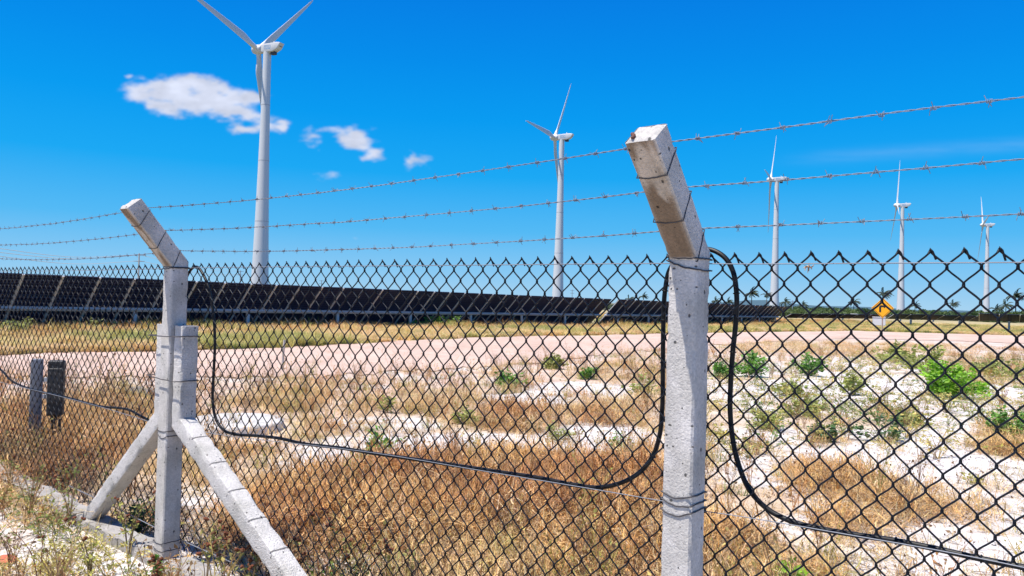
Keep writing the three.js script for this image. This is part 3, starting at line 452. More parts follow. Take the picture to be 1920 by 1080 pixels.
// ------------------------------------------------------------------ power poles and their lines
function pole(label, px, top, z, arms = 2) { const t = at(px, top, z), g0 = -0.4, o = thing('power_pole', label, 'power pole', V(t.x, g0, t.z), 0.4, 'distant power poles'); const h = t.y - g0; mesh('mast', new Geo().tube([V(0, 0, 0), V(0, h * 0.5, 0), V(0, h, 0)], (k) => 0.20 - 0.07 * k, 8).build(), M.steel, o); for (let k = 0; k < arms; k++) mesh('cross_arm', new Geo().box(0, h - 0.35 - 1.2 * k, 0, 2.0, 0.13, 0.13).build(), M.steel, o); return t; }
const pA = pole('slim distant power pole just left of the farther post arm', 261, 475, 150);
const small = [pole('tiny distant power pole above the panels, right of the farther post', 451, 507, 260), pole('tiny distant power pole above the panels, left of the second turbine', 603, 525, 330), pole('tiny distant power pole above the panels, beside the second turbine', 1073, 543, 330), pole('thin distant power pole among the palms, right of the third turbine', 1486, 563, 240)];
[['upper power line left of the distant pole', 466, 487, 0], ['middle power line left of the distant pole', 475, 483, 0], ['lower power line left of the distant pole', 481, 490, 1.2]].forEach(([label, y0, y1, d]) => { const b = pA.clone(); b.y -= 0.25 + d; const a = at(-60, y0 - 8, 95), m = a.clone().lerp(b, 0.5); m.y -= 1.0; const o = mesh('power_line', new Geo().tube(curve([a, m, b], 30), 0.035, 4).build(), M.steel); tag(o, label, 'power line', 'power lines'); });
[['upper power line right of the distant pole', 0.25], ['lower power line right of the distant pole', 1.4]].forEach(([label, d]) => { const a = pA.clone(), b = small[0].clone(); a.y -= d; b.y -= d; const m = a.clone().lerp(b, 0.5); m.y -= 1.2; tag(mesh('power_line', new Geo().tube(curve([a, m, b], 30), 0.035, 4).build(), M.steel), label, 'power line', 'power lines'); });

// ------------------------------------------------------------------ palms, far scrub
function palmGeometry(seed) {
  const r = rng(seed), crown = new Geo(true), trunk = new Geo(); const lean = (r() - 0.3) * 0.7; const top = V(lean, 6.2, 0); trunk.tube(curve([V(0, -0.5, 0), V(lean * 0.2, 2, 0), V(lean * 0.65, 4.4, 0), top], 10), (t) => 0.17 - 0.06 * t, 7);
  for (let k = 0; k < 20; k++) {
    const a = k / 20 * 6.28 + r(), el = 0.1 + 1.2 * r(), L = 2.0 + 0.8 * r(), h = V(Math.cos(a) * Math.cos(el), Math.sin(el), Math.sin(a) * Math.cos(el)); const pts = []; const wind = 0.9;
    let p = top.clone(), d = h.clone(); for (let j = 0; j <= 9; j++) { pts.push(p.clone()); d.x += wind * 0.13; d.y -= 0.17; d.normalize(); p.addScaledVector(d, L / 9); }
    const c = [0.8 + 0.4 * r(), 0.9 + 0.3 * r(), 0.8 + 0.3 * r()]; crown.tube(pts, (t) => 0.035 * (1 - 0.7 * t), 4, false, c);
    for (let j = 1; j <= 9; j++) for (const s of [-1, 1]) for (const sub of [0, 0.5]) { const q = pts[j].clone().lerp(pts[Math.max(0, j - 1)], sub), t = pts[j].clone().sub(pts[j - 1]).normalize(), side = V(0, 1, 0).cross(t).normalize().multiplyScalar(s), l = (0.75 - 0.35 * Math.abs(j - 4.5) / 4.5) * (0.8 + 0.4 * r()); const e = q.clone().addScaledVector(side, l * 0.62).addScaledVector(t, l * 0.5); e.y -= l * 0.45; e.x += 0.15; const m = q.clone().lerp(e, 0.45); m.y += 0.05; const w = t.clone().multiplyScalar(0.105); const A = crown.v(q.x, q.y, q.z, 0, 0, c), B = crown.v(m.x + w.x, m.y + w.y, m.z + w.z, 0, 0, c), C = crown.v(m.x - w.x, m.y - w.y, m.z - w.z, 0, 0, c), E = crown.v(e.x, e.y, e.z, 0, 0, c); crown.t(A, B, C); crown.t(B, E, C); }
  }
  return [trunk.build(), crown.build()];
}
const palmMat = leafMat(0.020, 0.038, 0.014, 0.2); palmMat.vertexColors = true; const palms = [palmGeometry(3), palmGeometry(14), palmGeometry(29)];
[[1655, 545, 1.0, 'palm rising directly behind the yellow road sign'], [1601, 561, 0.95, 'dense palm left of the road sign, lower than the one behind it'], [1410, 545, 1.0, 'palm just left of the third turbine, beside the cable loop'], [1437, 549, .85, 'thin palm close to the left side of the third turbine tower'], [1472, 562, .8, 'low palm close to the right side of the third turbine tower'], [1716, 569, .75, 'low palm between the road sign and the fourth turbine tower'], [1786, 566, .85, 'thin palm between the fourth and fifth turbines'], [1886, 567, 1.0, 'palm right of the fifth turbine, left of the tallest one'], [1905, 549, 1.35, 'tallest palm at the right edge'], [1868, 575, 1.0, 'bushy low palm at the foot of the fifth turbine'], [1505, 568, .7, 'small palm left of the road sign near the thin pole'], [1207, 552, .8, 'palm above the solar panels left of the nearest post'], [1179, 557, .75, 'low palm above the solar panels, the left one before the nearest post'], [1342, 560, .7, 'palm top just right of the nearest post above the panels'], [1366, 562, .8, 'rounded palm top inside the cable loop']].forEach(([px, top, sc, label], i) => {
  const z = 215 + (i * 37) % 60, t = at(px, top, z), G = palms[i % 3], o = thing('palm_tree', label, 'palm tree', V(t.x, 0, t.z), 0, 'palms on the horizon'); const s = sc * 1.0; o.position.y = t.y - 7.2 * s; o.scale.setScalar(s); if (i % 2) o.rotation.y = 0.5; mesh('trunk', G[0], M.trunk, o); mesh('crown', G[1], palmMat, o);
});
function leafCloud(n, seed, rx, ry, rz, size, colored = true, core = 0.25) {
  const r = rng(seed), g = new Geo(colored), cl = []; for (let k = 0; k < 9; k++) { const a = r() * 6.28, q = Math.sqrt(r()) * 0.75; cl.push([Math.cos(a) * q, 0.25 + 0.6 * r(), Math.sin(a) * q, 0.28 + 0.22 * r()]); }
  for (let k = 0; k < n; k++) {
    const c = cl[Math.floor(r() * 9)], u = r() * 2 - 1, a = r() * 6.28, q = c[3] * Math.cbrt(core + (1 - core) * r()), w = Math.sqrt(1 - u * u), p = V((c[0] + q * w * Math.cos(a)) * rx, Math.max(0.03, c[1] + q * u * 0.9) * ry, (c[2] + q * w * Math.sin(a)) * rz);
    leaf(g, p, V(w * Math.cos(a), u * 0.6 + 0.3, w * Math.sin(a)), size * (0.6 + 0.7 * r()), r, 0.75 + 0.5 * r());
  } return g.build();
}
function leaf(g, p, dir, L, r, tone = 1, wide = 0.26) {                   // a folded leaf: two halves along a bent rib
  const d = dir.clone().add(V(r() - 0.5, (r() - 0.5) * 0.8, r() - 0.5)).normalize(), s = V(r() - 0.5, r() - 0.5, r() - 0.5).cross(d).normalize(), n = d.clone().cross(s), c = [tone * (0.9 + 0.2 * r()), tone, tone * 0.9];
  const m = p.clone().addScaledVector(d, L * 0.45).addScaledVector(n, L * 0.06), e = p.clone().addScaledVector(d, L).addScaledVector(n, -L * 0.08), a = m.clone().addScaledVector(s, L * wide).addScaledVector(n, L * 0.08), b = m.clone().addScaledVector(s, -L * wide).addScaledVector(n, L * 0.08);
  const P = [p, a, m, b, e].map((q) => g.v(q.x, q.y, q.z, 0, 0, c)); g.t(P[0], P[1], P[2]); g.t(P[0], P[2], P[3]); g.t(P[1], P[4], P[2]); g.t(P[2], P[4], P[3]);
}
const M4 = new THREE.Matrix4(), Q4 = new THREE.Quaternion(), E4 = new THREE.Euler();
function scatter(name, label, category, geos, mat, list) {                // list: [x, y, z, turn, sx, sy, color, tiltx, tiltz]
  const by = geos.map(() => []); list.forEach((e, k) => by[(k * 7 + Math.floor(k / 5)) % geos.length].push(e));
  by.forEach((L, v) => { if (!L.length) return; const im = new THREE.InstancedMesh(geos[v], mat, L.length); im.name = numbered(name); im.castShadow = im.receiveShadow = true; L.forEach((e, k) => { Q4.setFromEuler(E4.set(e[7] || 0, e[3], e[8] || 0)); M4.compose(V(e[0], e[1], e[2]), Q4, V(e[4], e[5], e[4])); im.setMatrixAt(k, M4); im.setColorAt(k, e[6]); }); scene.add(im); tag(im, label, category, null, 'stuff'); });
}
{
  const r = rng(99), geos = [leafCloud(900, 1, 2.6, 3.2, 2.6, 0.5), leafCloud(900, 2, 3.0, 2.7, 2.6, 0.5), leafCloud(900, 5, 2.2, 3.7, 2.2, 0.5)], L = [];
  for (let k = 0; k < 1500; k++) { const z = 170 + 230 * r() ** 0.8, px = 1380 + 760 * r(), p = at(px, 580, z), s = 0.62 + 0.5 * r(); const t = r(); L.push([p.x, -0.8, p.z, r() * 6.28, s, s * (0.50 + 0.3 * fbm(p.x / 25, p.z / 25, 3)), rgb(lerp(.045, .13, t), lerp(.10, .19, t), lerp(.025, .04, t))]); }
  for (let k = 0; k < 260; k++) { const z = 190 + 160 * r(), px = -200 + 1600 * r(), p = at(px, 570, z); const s = 0.6 + 0.3 * r(); L.push([p.x, -0.5, p.z, r() * 6.28, s, s * 0.8, rgb(.05, .09, .025)]); }
  const m = leafMat(1, 1, 1, 0.3); m.vertexColors = true; scatter('far_scrub', 'dark green scrub along the horizon behind the distant solar tables', 'scrub', geos, m, L);
}

// ------------------------------------------------------------------ grass
function bladeStrip(g, pts, w, c) { let a0 = null; const n = pts.length; for (let k = 0; k < n; k++) { const a = pts[Math.max(0, k - 1)], b = pts[Math.min(n - 1, k + 1)], t = b.clone().sub(a), s = V(t.z + 1e-4, 0, -t.x).normalize().multiplyScalar(w * (1 - k / (n - 0.7)) * 0.5); const A = g.v(pts[k].x + s.x, pts[k].y + s.y, pts[k].z + s.z, 0, 0, c), B = g.v(pts[k].x - s.x, pts[k].y + 0.0005, pts[k].z - s.z, 0, 0, c); if (a0 !== null) { g.t(a0, a0 + 1, B); g.t(a0, B, A); } a0 = A; } }
function tuft(seed, n, spread, hMin, hMax, bend, w) {
  const r = rng(seed), g = new Geo(true); for (let k = 0; k < n; k++) { const a = r() * 6.28, q = Math.sqrt(r()) * spread, h = lerp(hMin, hMax, r()), d = r() * 6.28, b = bend * (0.3 + r()); let p = V(Math.cos(a) * q, -0.01, Math.sin(a) * q), dir = V(Math.cos(d) * b * 0.5, 1, Math.sin(d) * b * 0.5).normalize(); const pts = [p.clone()]; for (let j = 0; j < 4; j++) { dir.x += Math.cos(d) * b * 0.34 + (r() - 0.5) * 0.2; dir.z += Math.sin(d) * b * 0.34 + (r() - 0.5) * 0.2; dir.y -= b * 0.16; dir.normalize(); p = p.clone().addScaledVector(dir, h / 4); if (p.y < 0.005) p.y = 0.005 + 0.02 * r(); pts.push(p); } const t = 0.6 + 0.7 * r(); bladeStrip(g, pts, w * (0.6 + 0.8 * r()), [t, t * (0.9 + 0.14 * r()), t * (0.8 + 0.3 * r())]); } return g.build();
}
function tangle(seed, n, R, h, w) {
  const r = rng(seed), g = new Geo(true); for (let k = 0; k < n; k++) { const a = r() * 6.28, q = Math.sqrt(r()) * R, y = h * (1 - (q / R) ** 2) * Math.pow(r(), 0.7); let p = V(Math.cos(a) * q, y, Math.sin(a) * q), dir = V(r() - 0.5, (r() - 0.35) * 0.9, r() - 0.5).normalize(); const L = 0.07 + 0.21 * r(), pts = [p.clone()]; for (let j = 0; j < 4; j++) { dir.x += (r() - 0.5) * 0.9; dir.z += (r() - 0.5) * 0.9; dir.y += (r() - 0.55) * 0.7; dir.normalize(); p = p.clone().addScaledVector(dir, L / 4); if (p.y < 0.003) p.y = 0.003 + 0.02 * r(); pts.push(p); } const t = 0.32 + 1.0 * r(); bladeStrip(g, pts, w * (0.6 + 0.8 * r()), [t, t * (0.88 + 0.16 * r()), t * (0.75 + 0.35 * r())]); } return g.build();
}
const grassMat = leafMat(1, 1, 1, 0.3); grassMat.vertexColors = true;
{
  const r = rng(2024), creep = [], mats = [], straws = [], smalls = [], tall = [], greens = [];
  const straw = () => { const t = r(), u = r(); return rgb(lerp(.82, .62, t), lerp(.63, .42, t), lerp(.33 + .07 * u, .16, t)); }, gold = () => { const t = r(); return rgb(lerp(.82, .58, t), lerp(.53, .33, t), lerp(.20, .09, t)); }, brown = () => { const t = r(); return rgb(lerp(.77, .38, t), lerp(.415, .17, t), lerp(.13, .05, t)); }, olive = () => { const t = r(); return rgb(lerp(.66, .40, t), lerp(.54, .38, t), lerp(.18, .07, t)); }, green = () => { const t = r(); return rgb(lerp(.13, .26, t), lerp(.22, .30, t), .045); };
  for (let k = 0; k < 200000; k++) {
    const z = -(2.6 + 37 * r() ** 1.35), x = (r() * 2 - 1) * (0.74 * -z + 0.6), q = cover(x, z), pick = r(); if (q.px < -120 || q.px > 2040) continue; const fs = fenceSide(x, z); if (Math.abs(fs) < 0.09) continue; if (((q.px - 452) / 92) ** 2 + ((q.py - 806) / 34) ** 2 < 1) continue;
    const y = gy(x, z), s = 0.75 + 0.55 * r(), turn = r() * 6.28, near = -z < 12;
    if (q.road) { if (pick < 0.012) smalls.push([x, y, z, turn, s, s, straw()]); continue; }
    if (q.far) continue;
    if (q.right > 0.4 && q.py < 860 && q.n2 > 0.03 && pick < 0.035) { const b = 1.2 + 2.2 * r() * r(); creep.push([x, y, z, turn, b, b * 0.8, r() < 0.55 ? olive() : green()]); continue; }
    if (fs > 0) { if (q.px > 420) { if (pick < 0.10) smalls.push([x, y, z, turn, s, s, straw()]); continue; } const pl = smooth(-0.02, 0.12, q.n + 0.25 * inPatch([[60, 830, 260, 110], [150, 920, 200, 50]], q.px, q.py)); if (pick < 0.015 + 0.12 * pl) (r() < 0.22 ? straws : r() < 0.45 ? mats : r() < 0.75 ? creep : smalls).push([x, y, z, turn, s * 0.8, s * 0.6, r() < 0.4 ? olive() : r() < 0.7 ? straw() : gold()]); else if (pick > 0.982) creep.push([x, y, z, turn, s, s * 0.9, r() < 0.6 ? olive() : green()]); continue; }
    if (q.brown > 0.25) { const f = q.brown * (near ? 0.56 : 0.42) * (1 - 0.5 * q.right) * smooth(-0.13, 0.05, q.n2 + 0.4 * q.n); if (pick < f * 0.62) mats.push([x, y, z, turn, s, s * (0.5 + 0.6 * r()), r() < smooth(0.32, 0.64, fbm(x * 1.1, z * 1.1, 61, 3)) && q.right < 0.5 ? brown() : r() < 0.8 ? gold() : straw()]); else if (pick < f * 0.68) straws.push([x, y, z, turn, s * 0.9, s * 0.8, r() < 0.7 ? brown() : straw()]); continue; }
    if (q.gold > 0.25 && pick < q.gold * (near ? 0.34 : 0.16) * smooth(-0.12, 0.06, q.n2)) { const w = r(); (w < 0.5 ? mats : w < 0.75 ? straws : smalls).push([x, y, z, turn, s * 0.9, s * (0.35 + 0.5 * r()), r() < 0.5 ? straw() : r() < 0.75 ? gold() : olive()]); continue; }
    const dens = (1 - 0.93 * q.white) * (0.05 + 0.26 * smooth(-0.06, 0.16, q.n)) * lerp(1, 0.30, q.pink) * (1 - 0.5 * q.right); if (pick < dens * 0.9) { const w = r(); (w < 0.42 ? smalls : w < 0.72 ? straws : w < 0.93 ? mats : greens).push([x, y, z, turn, s * (near ? 0.85 : 1), s * (0.55 + 0.6 * r()), w > 0.93 ? green() : w < 0.72 ? (r() < 0.8 ? straw() : olive()) : straw()]); } else if (q.white > 0.5 && pick < 0.05 + 0.02) smalls.push([x, y, z, turn, s * 0.6, s * 0.6, r() < 0.6 ? straw() : olive()]);
  }
  // the verge of taller grass between the road and the solar tables
  for (let k = 0; k < 150000; k++) {
    const px = -260 + 2500 * r(), up = polyline(edgeUp, px), fa = r(), z = -(17 + 105 * r() ** 1.2), p = at(px, 600, -z), x = p.x; const [qx, qy] = toPx(x, 0, z); if (qy > up - 1) continue;
    const rowX = -18.5 + 0.782 * (-z - 28), behind = x < rowX - 0.2 && -z > 20 && -z < 94 || (-z < 94 && qx < 0 && x < rowX - 0.2); if (behind) continue;
    const n = fbm(x * 0.35, z * 0.35, 12, 3), y = gy(x, z), nearRow = smooth(9, 1, x - rowX), s = (0.55 + 0.55 * r()) * (0.8 + 0.35 * nearRow) * (qx > 1330 ? 1.1 : 1); if (r() > 0.35 + 0.5 * n) continue; tall.push([x, y, z, r() * 6.28, s * 1.2, s * (0.26 + 0.5 * n * (0.6 + 0.8 * r())), nearRow > 0.55 && r() < 0.4 ? brown() : n > 0.55 ? (r() < 0.7 ? olive() : green()) : (r() < 0.5 ? straw() : r() < 0.3 ? gold() : olive())]);
  }
  const tufts = [tuft(1, 46, 0.12, 0.12, 0.34, 1.0, 0.007), tuft(2, 46, 0.15, 0.10, 0.28, 1.5, 0.007), tuft(3, 40, 0.10, 0.14, 0.42, 0.8, 0.006)], mat = [tangle(5, 105, 0.30, 0.20, 0.0085), tangle(6, 110, 0.26, 0.26, 0.008), tangle(7, 95, 0.34, 0.14, 0.009), tangle(8, 70, 0.36, 0.10, 0.009)], sm = [tuft(11, 14, 0.07, 0.04, 0.15, 1.4, 0.005), tangle(12, 16, 0.13, 0.03, 0.005), tuft(13, 18, 0.10, 0.05, 0.20, 1.0, 0.005)], tl = [tuft(21, 60, 0.32, 0.35, 0.85, 0.55, 0.026), tuft(22, 60, 0.36, 0.30, 0.75, 0.9, 0.026), tuft(23, 54, 0.30, 0.40, 0.95, 0.5, 0.022)], gr = [tuft(31, 34, 0.12, 0.10, 0.3, 0.9, 0.012), tuft(32, 30, 0.14, 0.08, 0.24, 1.2, 0.012)];
  scatter('dry_grass', 'golden brown dry grass lying in tangled mats behind the fence', 'grass', mat, grassMat, mats); scatter('straw_grass', 'straw coloured grass tufts scattered over the sand', 'grass', tufts, grassMat, straws); scatter('short_stubble', 'short dry stubble scattered over the pale sand', 'stubble', sm, grassMat, smalls); scatter('tall_grass', 'yellow green tall grass between the road and the solar panels', 'grass', tl, grassMat, tall); scatter('green_grass', 'green grass tufts scattered among the straw', 'grass', gr, grassMat, greens);
  console.log('grass', mats.length, straws.length, smalls.length, tall.length, greens.length);
  const sprig = (sd) => { const q = rng(sd), g = new Geo(true); for (let k = 0; k < 7; k++) { const a = q() * 6.28, L = 0.10 + 0.16 * q(), e = V(Math.cos(a) * L, 0.03 + 0.12 * q(), Math.sin(a) * L), m = e.clone().multiplyScalar(0.5); m.y = e.y * 0.9 + 0.02; const pts = curve([V(0, -0.005, 0), m, e], 8); g.tube(pts, (u) => lerp(0.0022, 0.001, u), 4, false, [.75, .62, .5]); for (let j = 0; j < 11; j++) { const p = pts[2 + Math.floor(q() * 6.9)].clone(); leaf(g, p, V(q() - 0.5, 0.2 * q(), q() - 0.5), 0.012 + 0.016 * q(), q, 0.7 + 0.6 * q()); } } return g.build(); };
  scatter('creeping_weed', 'yellow green creeping weeds spreading low over the pale sand', 'weeds', [sprig(3), sprig(4), sprig(5), sprig(6)], grassMat, creep);
  const stalk = (sd) => { const q = rng(sd), g = new Geo(true); for (let k = 0; k < 4; k++) { const a = q() * 6.28, L = 0.22 + 0.34 * q(), e = V(Math.cos(a) * L * 0.35, L, Math.sin(a) * L * 0.35), m = e.clone().multiplyScalar(0.5); m.x *= 0.6; m.z *= 0.6; const pts = curve([V((q() - 0.5) * 0.05, -0.01, (q() - 0.5) * 0.05), m, e], 8); g.tube(pts, (u) => lerp(0.0034, 0.0016, u), 4, false, [1, .9, .8]); for (let j = 0; j < 6; j++) { const p = pts[2 + Math.floor(q() * 6.9)], d = V(q() - 0.5, 0.5, q() - 0.5).normalize().multiplyScalar(0.03 + 0.07 * q()), f = p.clone().add(d); g.tube([p, p.clone().lerp(f, 0.5), f], 0.0013, 4, false, [1, .9, .8]); leaf(g, f, d.clone().normalize(), 0.018 + 0.016 * q(), q, 0.6 + 0.5 * q(), 0.34); } } return g.build(); };
  const stalks = []; for (let k = 0; k < 6000 && stalks.length < 950; k++) { const z = -(3 + 25 * r() ** 1.2), x = (r() * 2 - 1) * (0.74 * -z + 0.5), q = cover(x, z); if (q.far || q.road || q.px < -60 || q.px > 1980 || Math.abs(fenceSide(x, z)) < 0.12) continue; if (r() < 0.9 * q.white || r() > 0.5 + q.n + q.gold * 0.4) continue; const s = 0.6 + 0.6 * r(); stalks.push([x, gy(x, z), z, r() * 6.28, s, s, r() < 0.5 ? rgb(.34, .20, .09) : r() < 0.6 ? brown() : olive()]); }
  scatter('dry_stalk', 'thin brown dry stalks with seed heads standing among the grass', 'stalks', [stalk(1), stalk(2), stalk(3)], grassMat, stalks);
  // twigs and leaf litter
  const tw = []; for (let k = 0; k < 9000; k++) { const z = -(2.6 + 14 * r() ** 1.3), x = (r() * 2 - 1) * (0.74 * -z + 0.5); const [px, py] = toPx(x, 0, z); if (px < -60 || px > 1980) continue; const t = r(); tw.push([x, gy(x, z) + 0.004, z, r() * 6.28, 0.5 + r(), 1, t < 0.5 ? rgb(.10, .06, .035) : t < 0.8 ? rgb(.24, .14, .07) : rgb(.38, .27, .15)]); }
  const twig = (s) => { const q = rng(s), g = new Geo(); g.tube(curve([V(-0.05, 0.002, 0), V(-0.015, 0.006, 0.008 * q()), V(0.02, 0.004, -0.01 * q()), V(0.055, 0.003, 0.01 * q())], 5), 0.0016, 4, false); if (q() < 0.6) g.tube([V(0.0, 0.005, 0), V(0.025, 0.012, 0.02)], 0.0012, 4, false); return g.build(); }, chip = (s) => { const q = rng(s), g = new Geo(); leaf(g, V(0, 0.003, 0), V(1, 0.15, 0.2), 0.035, q, 1, 0.3); const h = g.build(); h.deleteAttribute('color'); return h; };
  scatter('twig_litter', 'brown twigs and leaf litter strewn over the sand', 'litter', [twig(1), twig(2), chip(3), twig(4), chip(8)], std(rgb(1, 1, 1), { side: THREE.DoubleSide }), tw);
}

// ------------------------------------------------------------------ bushes and leafy plants, each its own thing
const leafMats = { bright: leafMat(.27, .52, .010, .45), mid: leafMat(.12, .29, .022), dark: leafMat(.055, .14, .025), olive: leafMat(.33, .36, .085), yellow: leafMat(.50, .50, .11) }; for (const k in leafMats) leafMats[k].vertexColors = true;
function bush(px, py, wpx, hpx, tone, label, o = {}) {
  const p = gp(px, py), k = -p.z / FOC, w = wpx * k * 0.57, h = hpx * k * 0.85, seed = Math.floor(px * 3 + py), r = rng(seed); const t = thing(o.name ?? 'green_bush', label, o.cat ?? 'bush', V(p.x, gy(p.x, p.z), p.z), 0, 'green bushes behind the fence');
  const stems = new Geo(), leaves = new Geo(true), size = o.leaf ?? clamp(8.5 * k, 0.035, 0.14), n = o.n ?? 17, skew = r() * 6.28;
  for (let j = 0; j < n; j++) {
    const a = r() * 6.28, q = Math.sqrt(r()) * (0.72 + 0.38 * Math.cos(a - skew)) * (0.7 + 0.5 * r()), tip = V(Math.cos(a) * q * w * 1.1, h * (0.22 + 0.85 * r() ** 1.3) * (1 - 0.5 * q * q), Math.sin(a) * q * w * 0.9), base = V(Math.cos(a) * w * 0.08, -0.02, Math.sin(a) * w * 0.08), mid = base.clone().lerp(tip, 0.5); mid.y += h * 0.10; mid.x += (r() - 0.5) * w * 0.3; const pts = curve([base, mid, tip], 7); stems.tube(pts, (u) => lerp(0.008, 0.002, u) * Math.max(0.7, w), 4, false);
    const m = Math.round((o.perStem ?? 20) * 1.5); for (let i = 0; i < m; i++) { const u = 0.25 + 0.75 * Math.pow(r(), 0.7), c = pts[Math.min(7, Math.floor(u * 7.99))].clone(); c.x += (r() - 0.5) * size * 1.6; c.y += (r() - 0.4) * size * 1.4; c.z += (r() - 0.5) * size * 1.6; c.y = Math.max(c.y, 0.01); leaf(leaves, c, V(Math.cos(a + (r() - 0.5) * 3), 0.5 * r() - 0.05, Math.sin(a + (r() - 0.5) * 3)), size * (0.7 + 0.6 * r()), r, 0.65 + 0.7 * r(), o.wide ?? 0.24); }
  }
  mesh('stem', stems.build(), M.stem, t); mesh('leaves', leaves.build(), leafMats[tone], t); return t;
}
[[1768, 742, 124, 72, 'bright', 'largest bright lime green bush at right, in front of the olive shrubs', { n: 56, perStem: 44 }], [1742, 700, 100, 66, 'olive', 'olive shrub just above the lime green bush'], [1870, 705, 120, 54, 'olive', 'dry olive shrub at the right edge above the sand'], [1690, 680, 130, 46, 'olive', 'low olive shrub below the road sign'], [1408, 705, 78, 52, 'mid', 'dark green bush right beside the cable loop'], [1518, 704, 66, 58, 'mid', 'upright mid green bush midway between cable loop and road sign'], [1600, 738, 60, 46, 'olive', 'yellowish green plant on the sand left of the lime green bush', { perStem: 14 }], [1352, 708, 34, 34, 'mid', 'small green plant against the right side of the nearest post'], [1515, 778, 100, 42, 'olive', 'grey olive ground shrub on the sand right of the cable', { perStem: 26 }], [1552, 820, 58, 36, 'dark', 'dark green seedling with a shadow on the white sand'], [1660, 822, 110, 62, 'dark', 'leggy dark green shrub in the middle of the white sand', { n: 16, perStem: 16 }], [1700, 790, 90, 30, 'olive', 'low yellow green creeper above the leggy dark shrub'], [1890, 815, 110, 64, 'mid', 'green bush at the right edge over dry grass', { n: 30 }], [1440, 800, 70, 30, 'olive', 'low olive creeper right of the cable above the bare sand'], [1480, 740, 50, 30, 'olive', 'small pale shrub on the sand below the upright green bush'], [948, 722, 66, 28, 'mid', 'low dark green plant on the pink sand left of the nearest post'], [1100, 708, 22, 26, 'mid', 'tiny upright green plant alone on the pink sand', { n: 9 }], [1038, 690, 34, 30, 'olive', 'small brownish green weed at the near edge of the road'], [712, 842, 80, 50, 'mid', 'leafy green weed in straw above the sagging cable', { n: 14, perStem: 14 }], [690, 866, 60, 32, 'mid', 'small leafy weed just below the sagging cable', { n: 9, perStem: 10 }], [1160, 842, 66, 36, 'mid', 'green weed on white sand left of the nearest post', { n: 12, perStem: 12, wide: 0.16 }], [1050, 820, 90, 44, 'olive', 'pale green weed on white sand left of centre of the loop', { n: 13, perStem: 12, wide: 0.16 }], [870, 790, 60, 34, 'olive', 'yellow green weed in the straw at picture centre', { n: 10 }], [1210, 742, 60, 50, 'olive', 'yellowish weed just left of the nearest post', { n: 12, perStem: 12 }], [1120, 905, 40, 26, 'bright', 'small bright green sprig in brown grass at the lowest cable sag', { n: 6, perStem: 8 }], [1825, 898, 36, 24, 'yellow', 'small yellow green sprig on bare white sand at right', { n: 6, perStem: 7 }], [1480, 1085, 60, 44, 'bright', 'bright green leaves at the bottom edge right of the nearest post', { n: 9, perStem: 8, leaf: 0.05 }], [655, 1100, 130, 62, 'mid', 'dense green leafy plant at the bottom edge beside the right brace', { n: 26, perStem: 16, leaf: 0.035 }], [262, 992, 60, 70, 'dark', 'dark green plant in the shade between farther post and left brace', { n: 16, perStem: 16 }], [725, 770, 40, 40, 'olive', 'thin straw green weed above the round slab', { n: 8, perStem: 9 }], [820, 612, 120, 30, 'mid', 'green shrub in front of the panels at picture centre', { n: 30, perStem: 24 }], [560, 612, 80, 26, 'olive', 'straw green bush before the panels under the largest turbine'], [690, 606, 50, 18, 'mid', 'small green bush before the panels right of the largest turbine'], [1135, 601, 70, 18, 'olive', 'low green bush at the gap between the two long solar tables'], [180, 622, 110, 30, 'olive', 'olive bush before the panels left of the farther post'], [40, 628, 90, 34, 'olive', 'olive bush before the panels at the left edge'], [335, 612, 90, 34, 'olive', 'greenish shrub before the panels beside the farther post', { n: 20 }], [948, 606, 60, 22, 'olive', 'low shrub before the panels left of the second turbine', { n: 20 }]].forEach((a) => bush(...a));

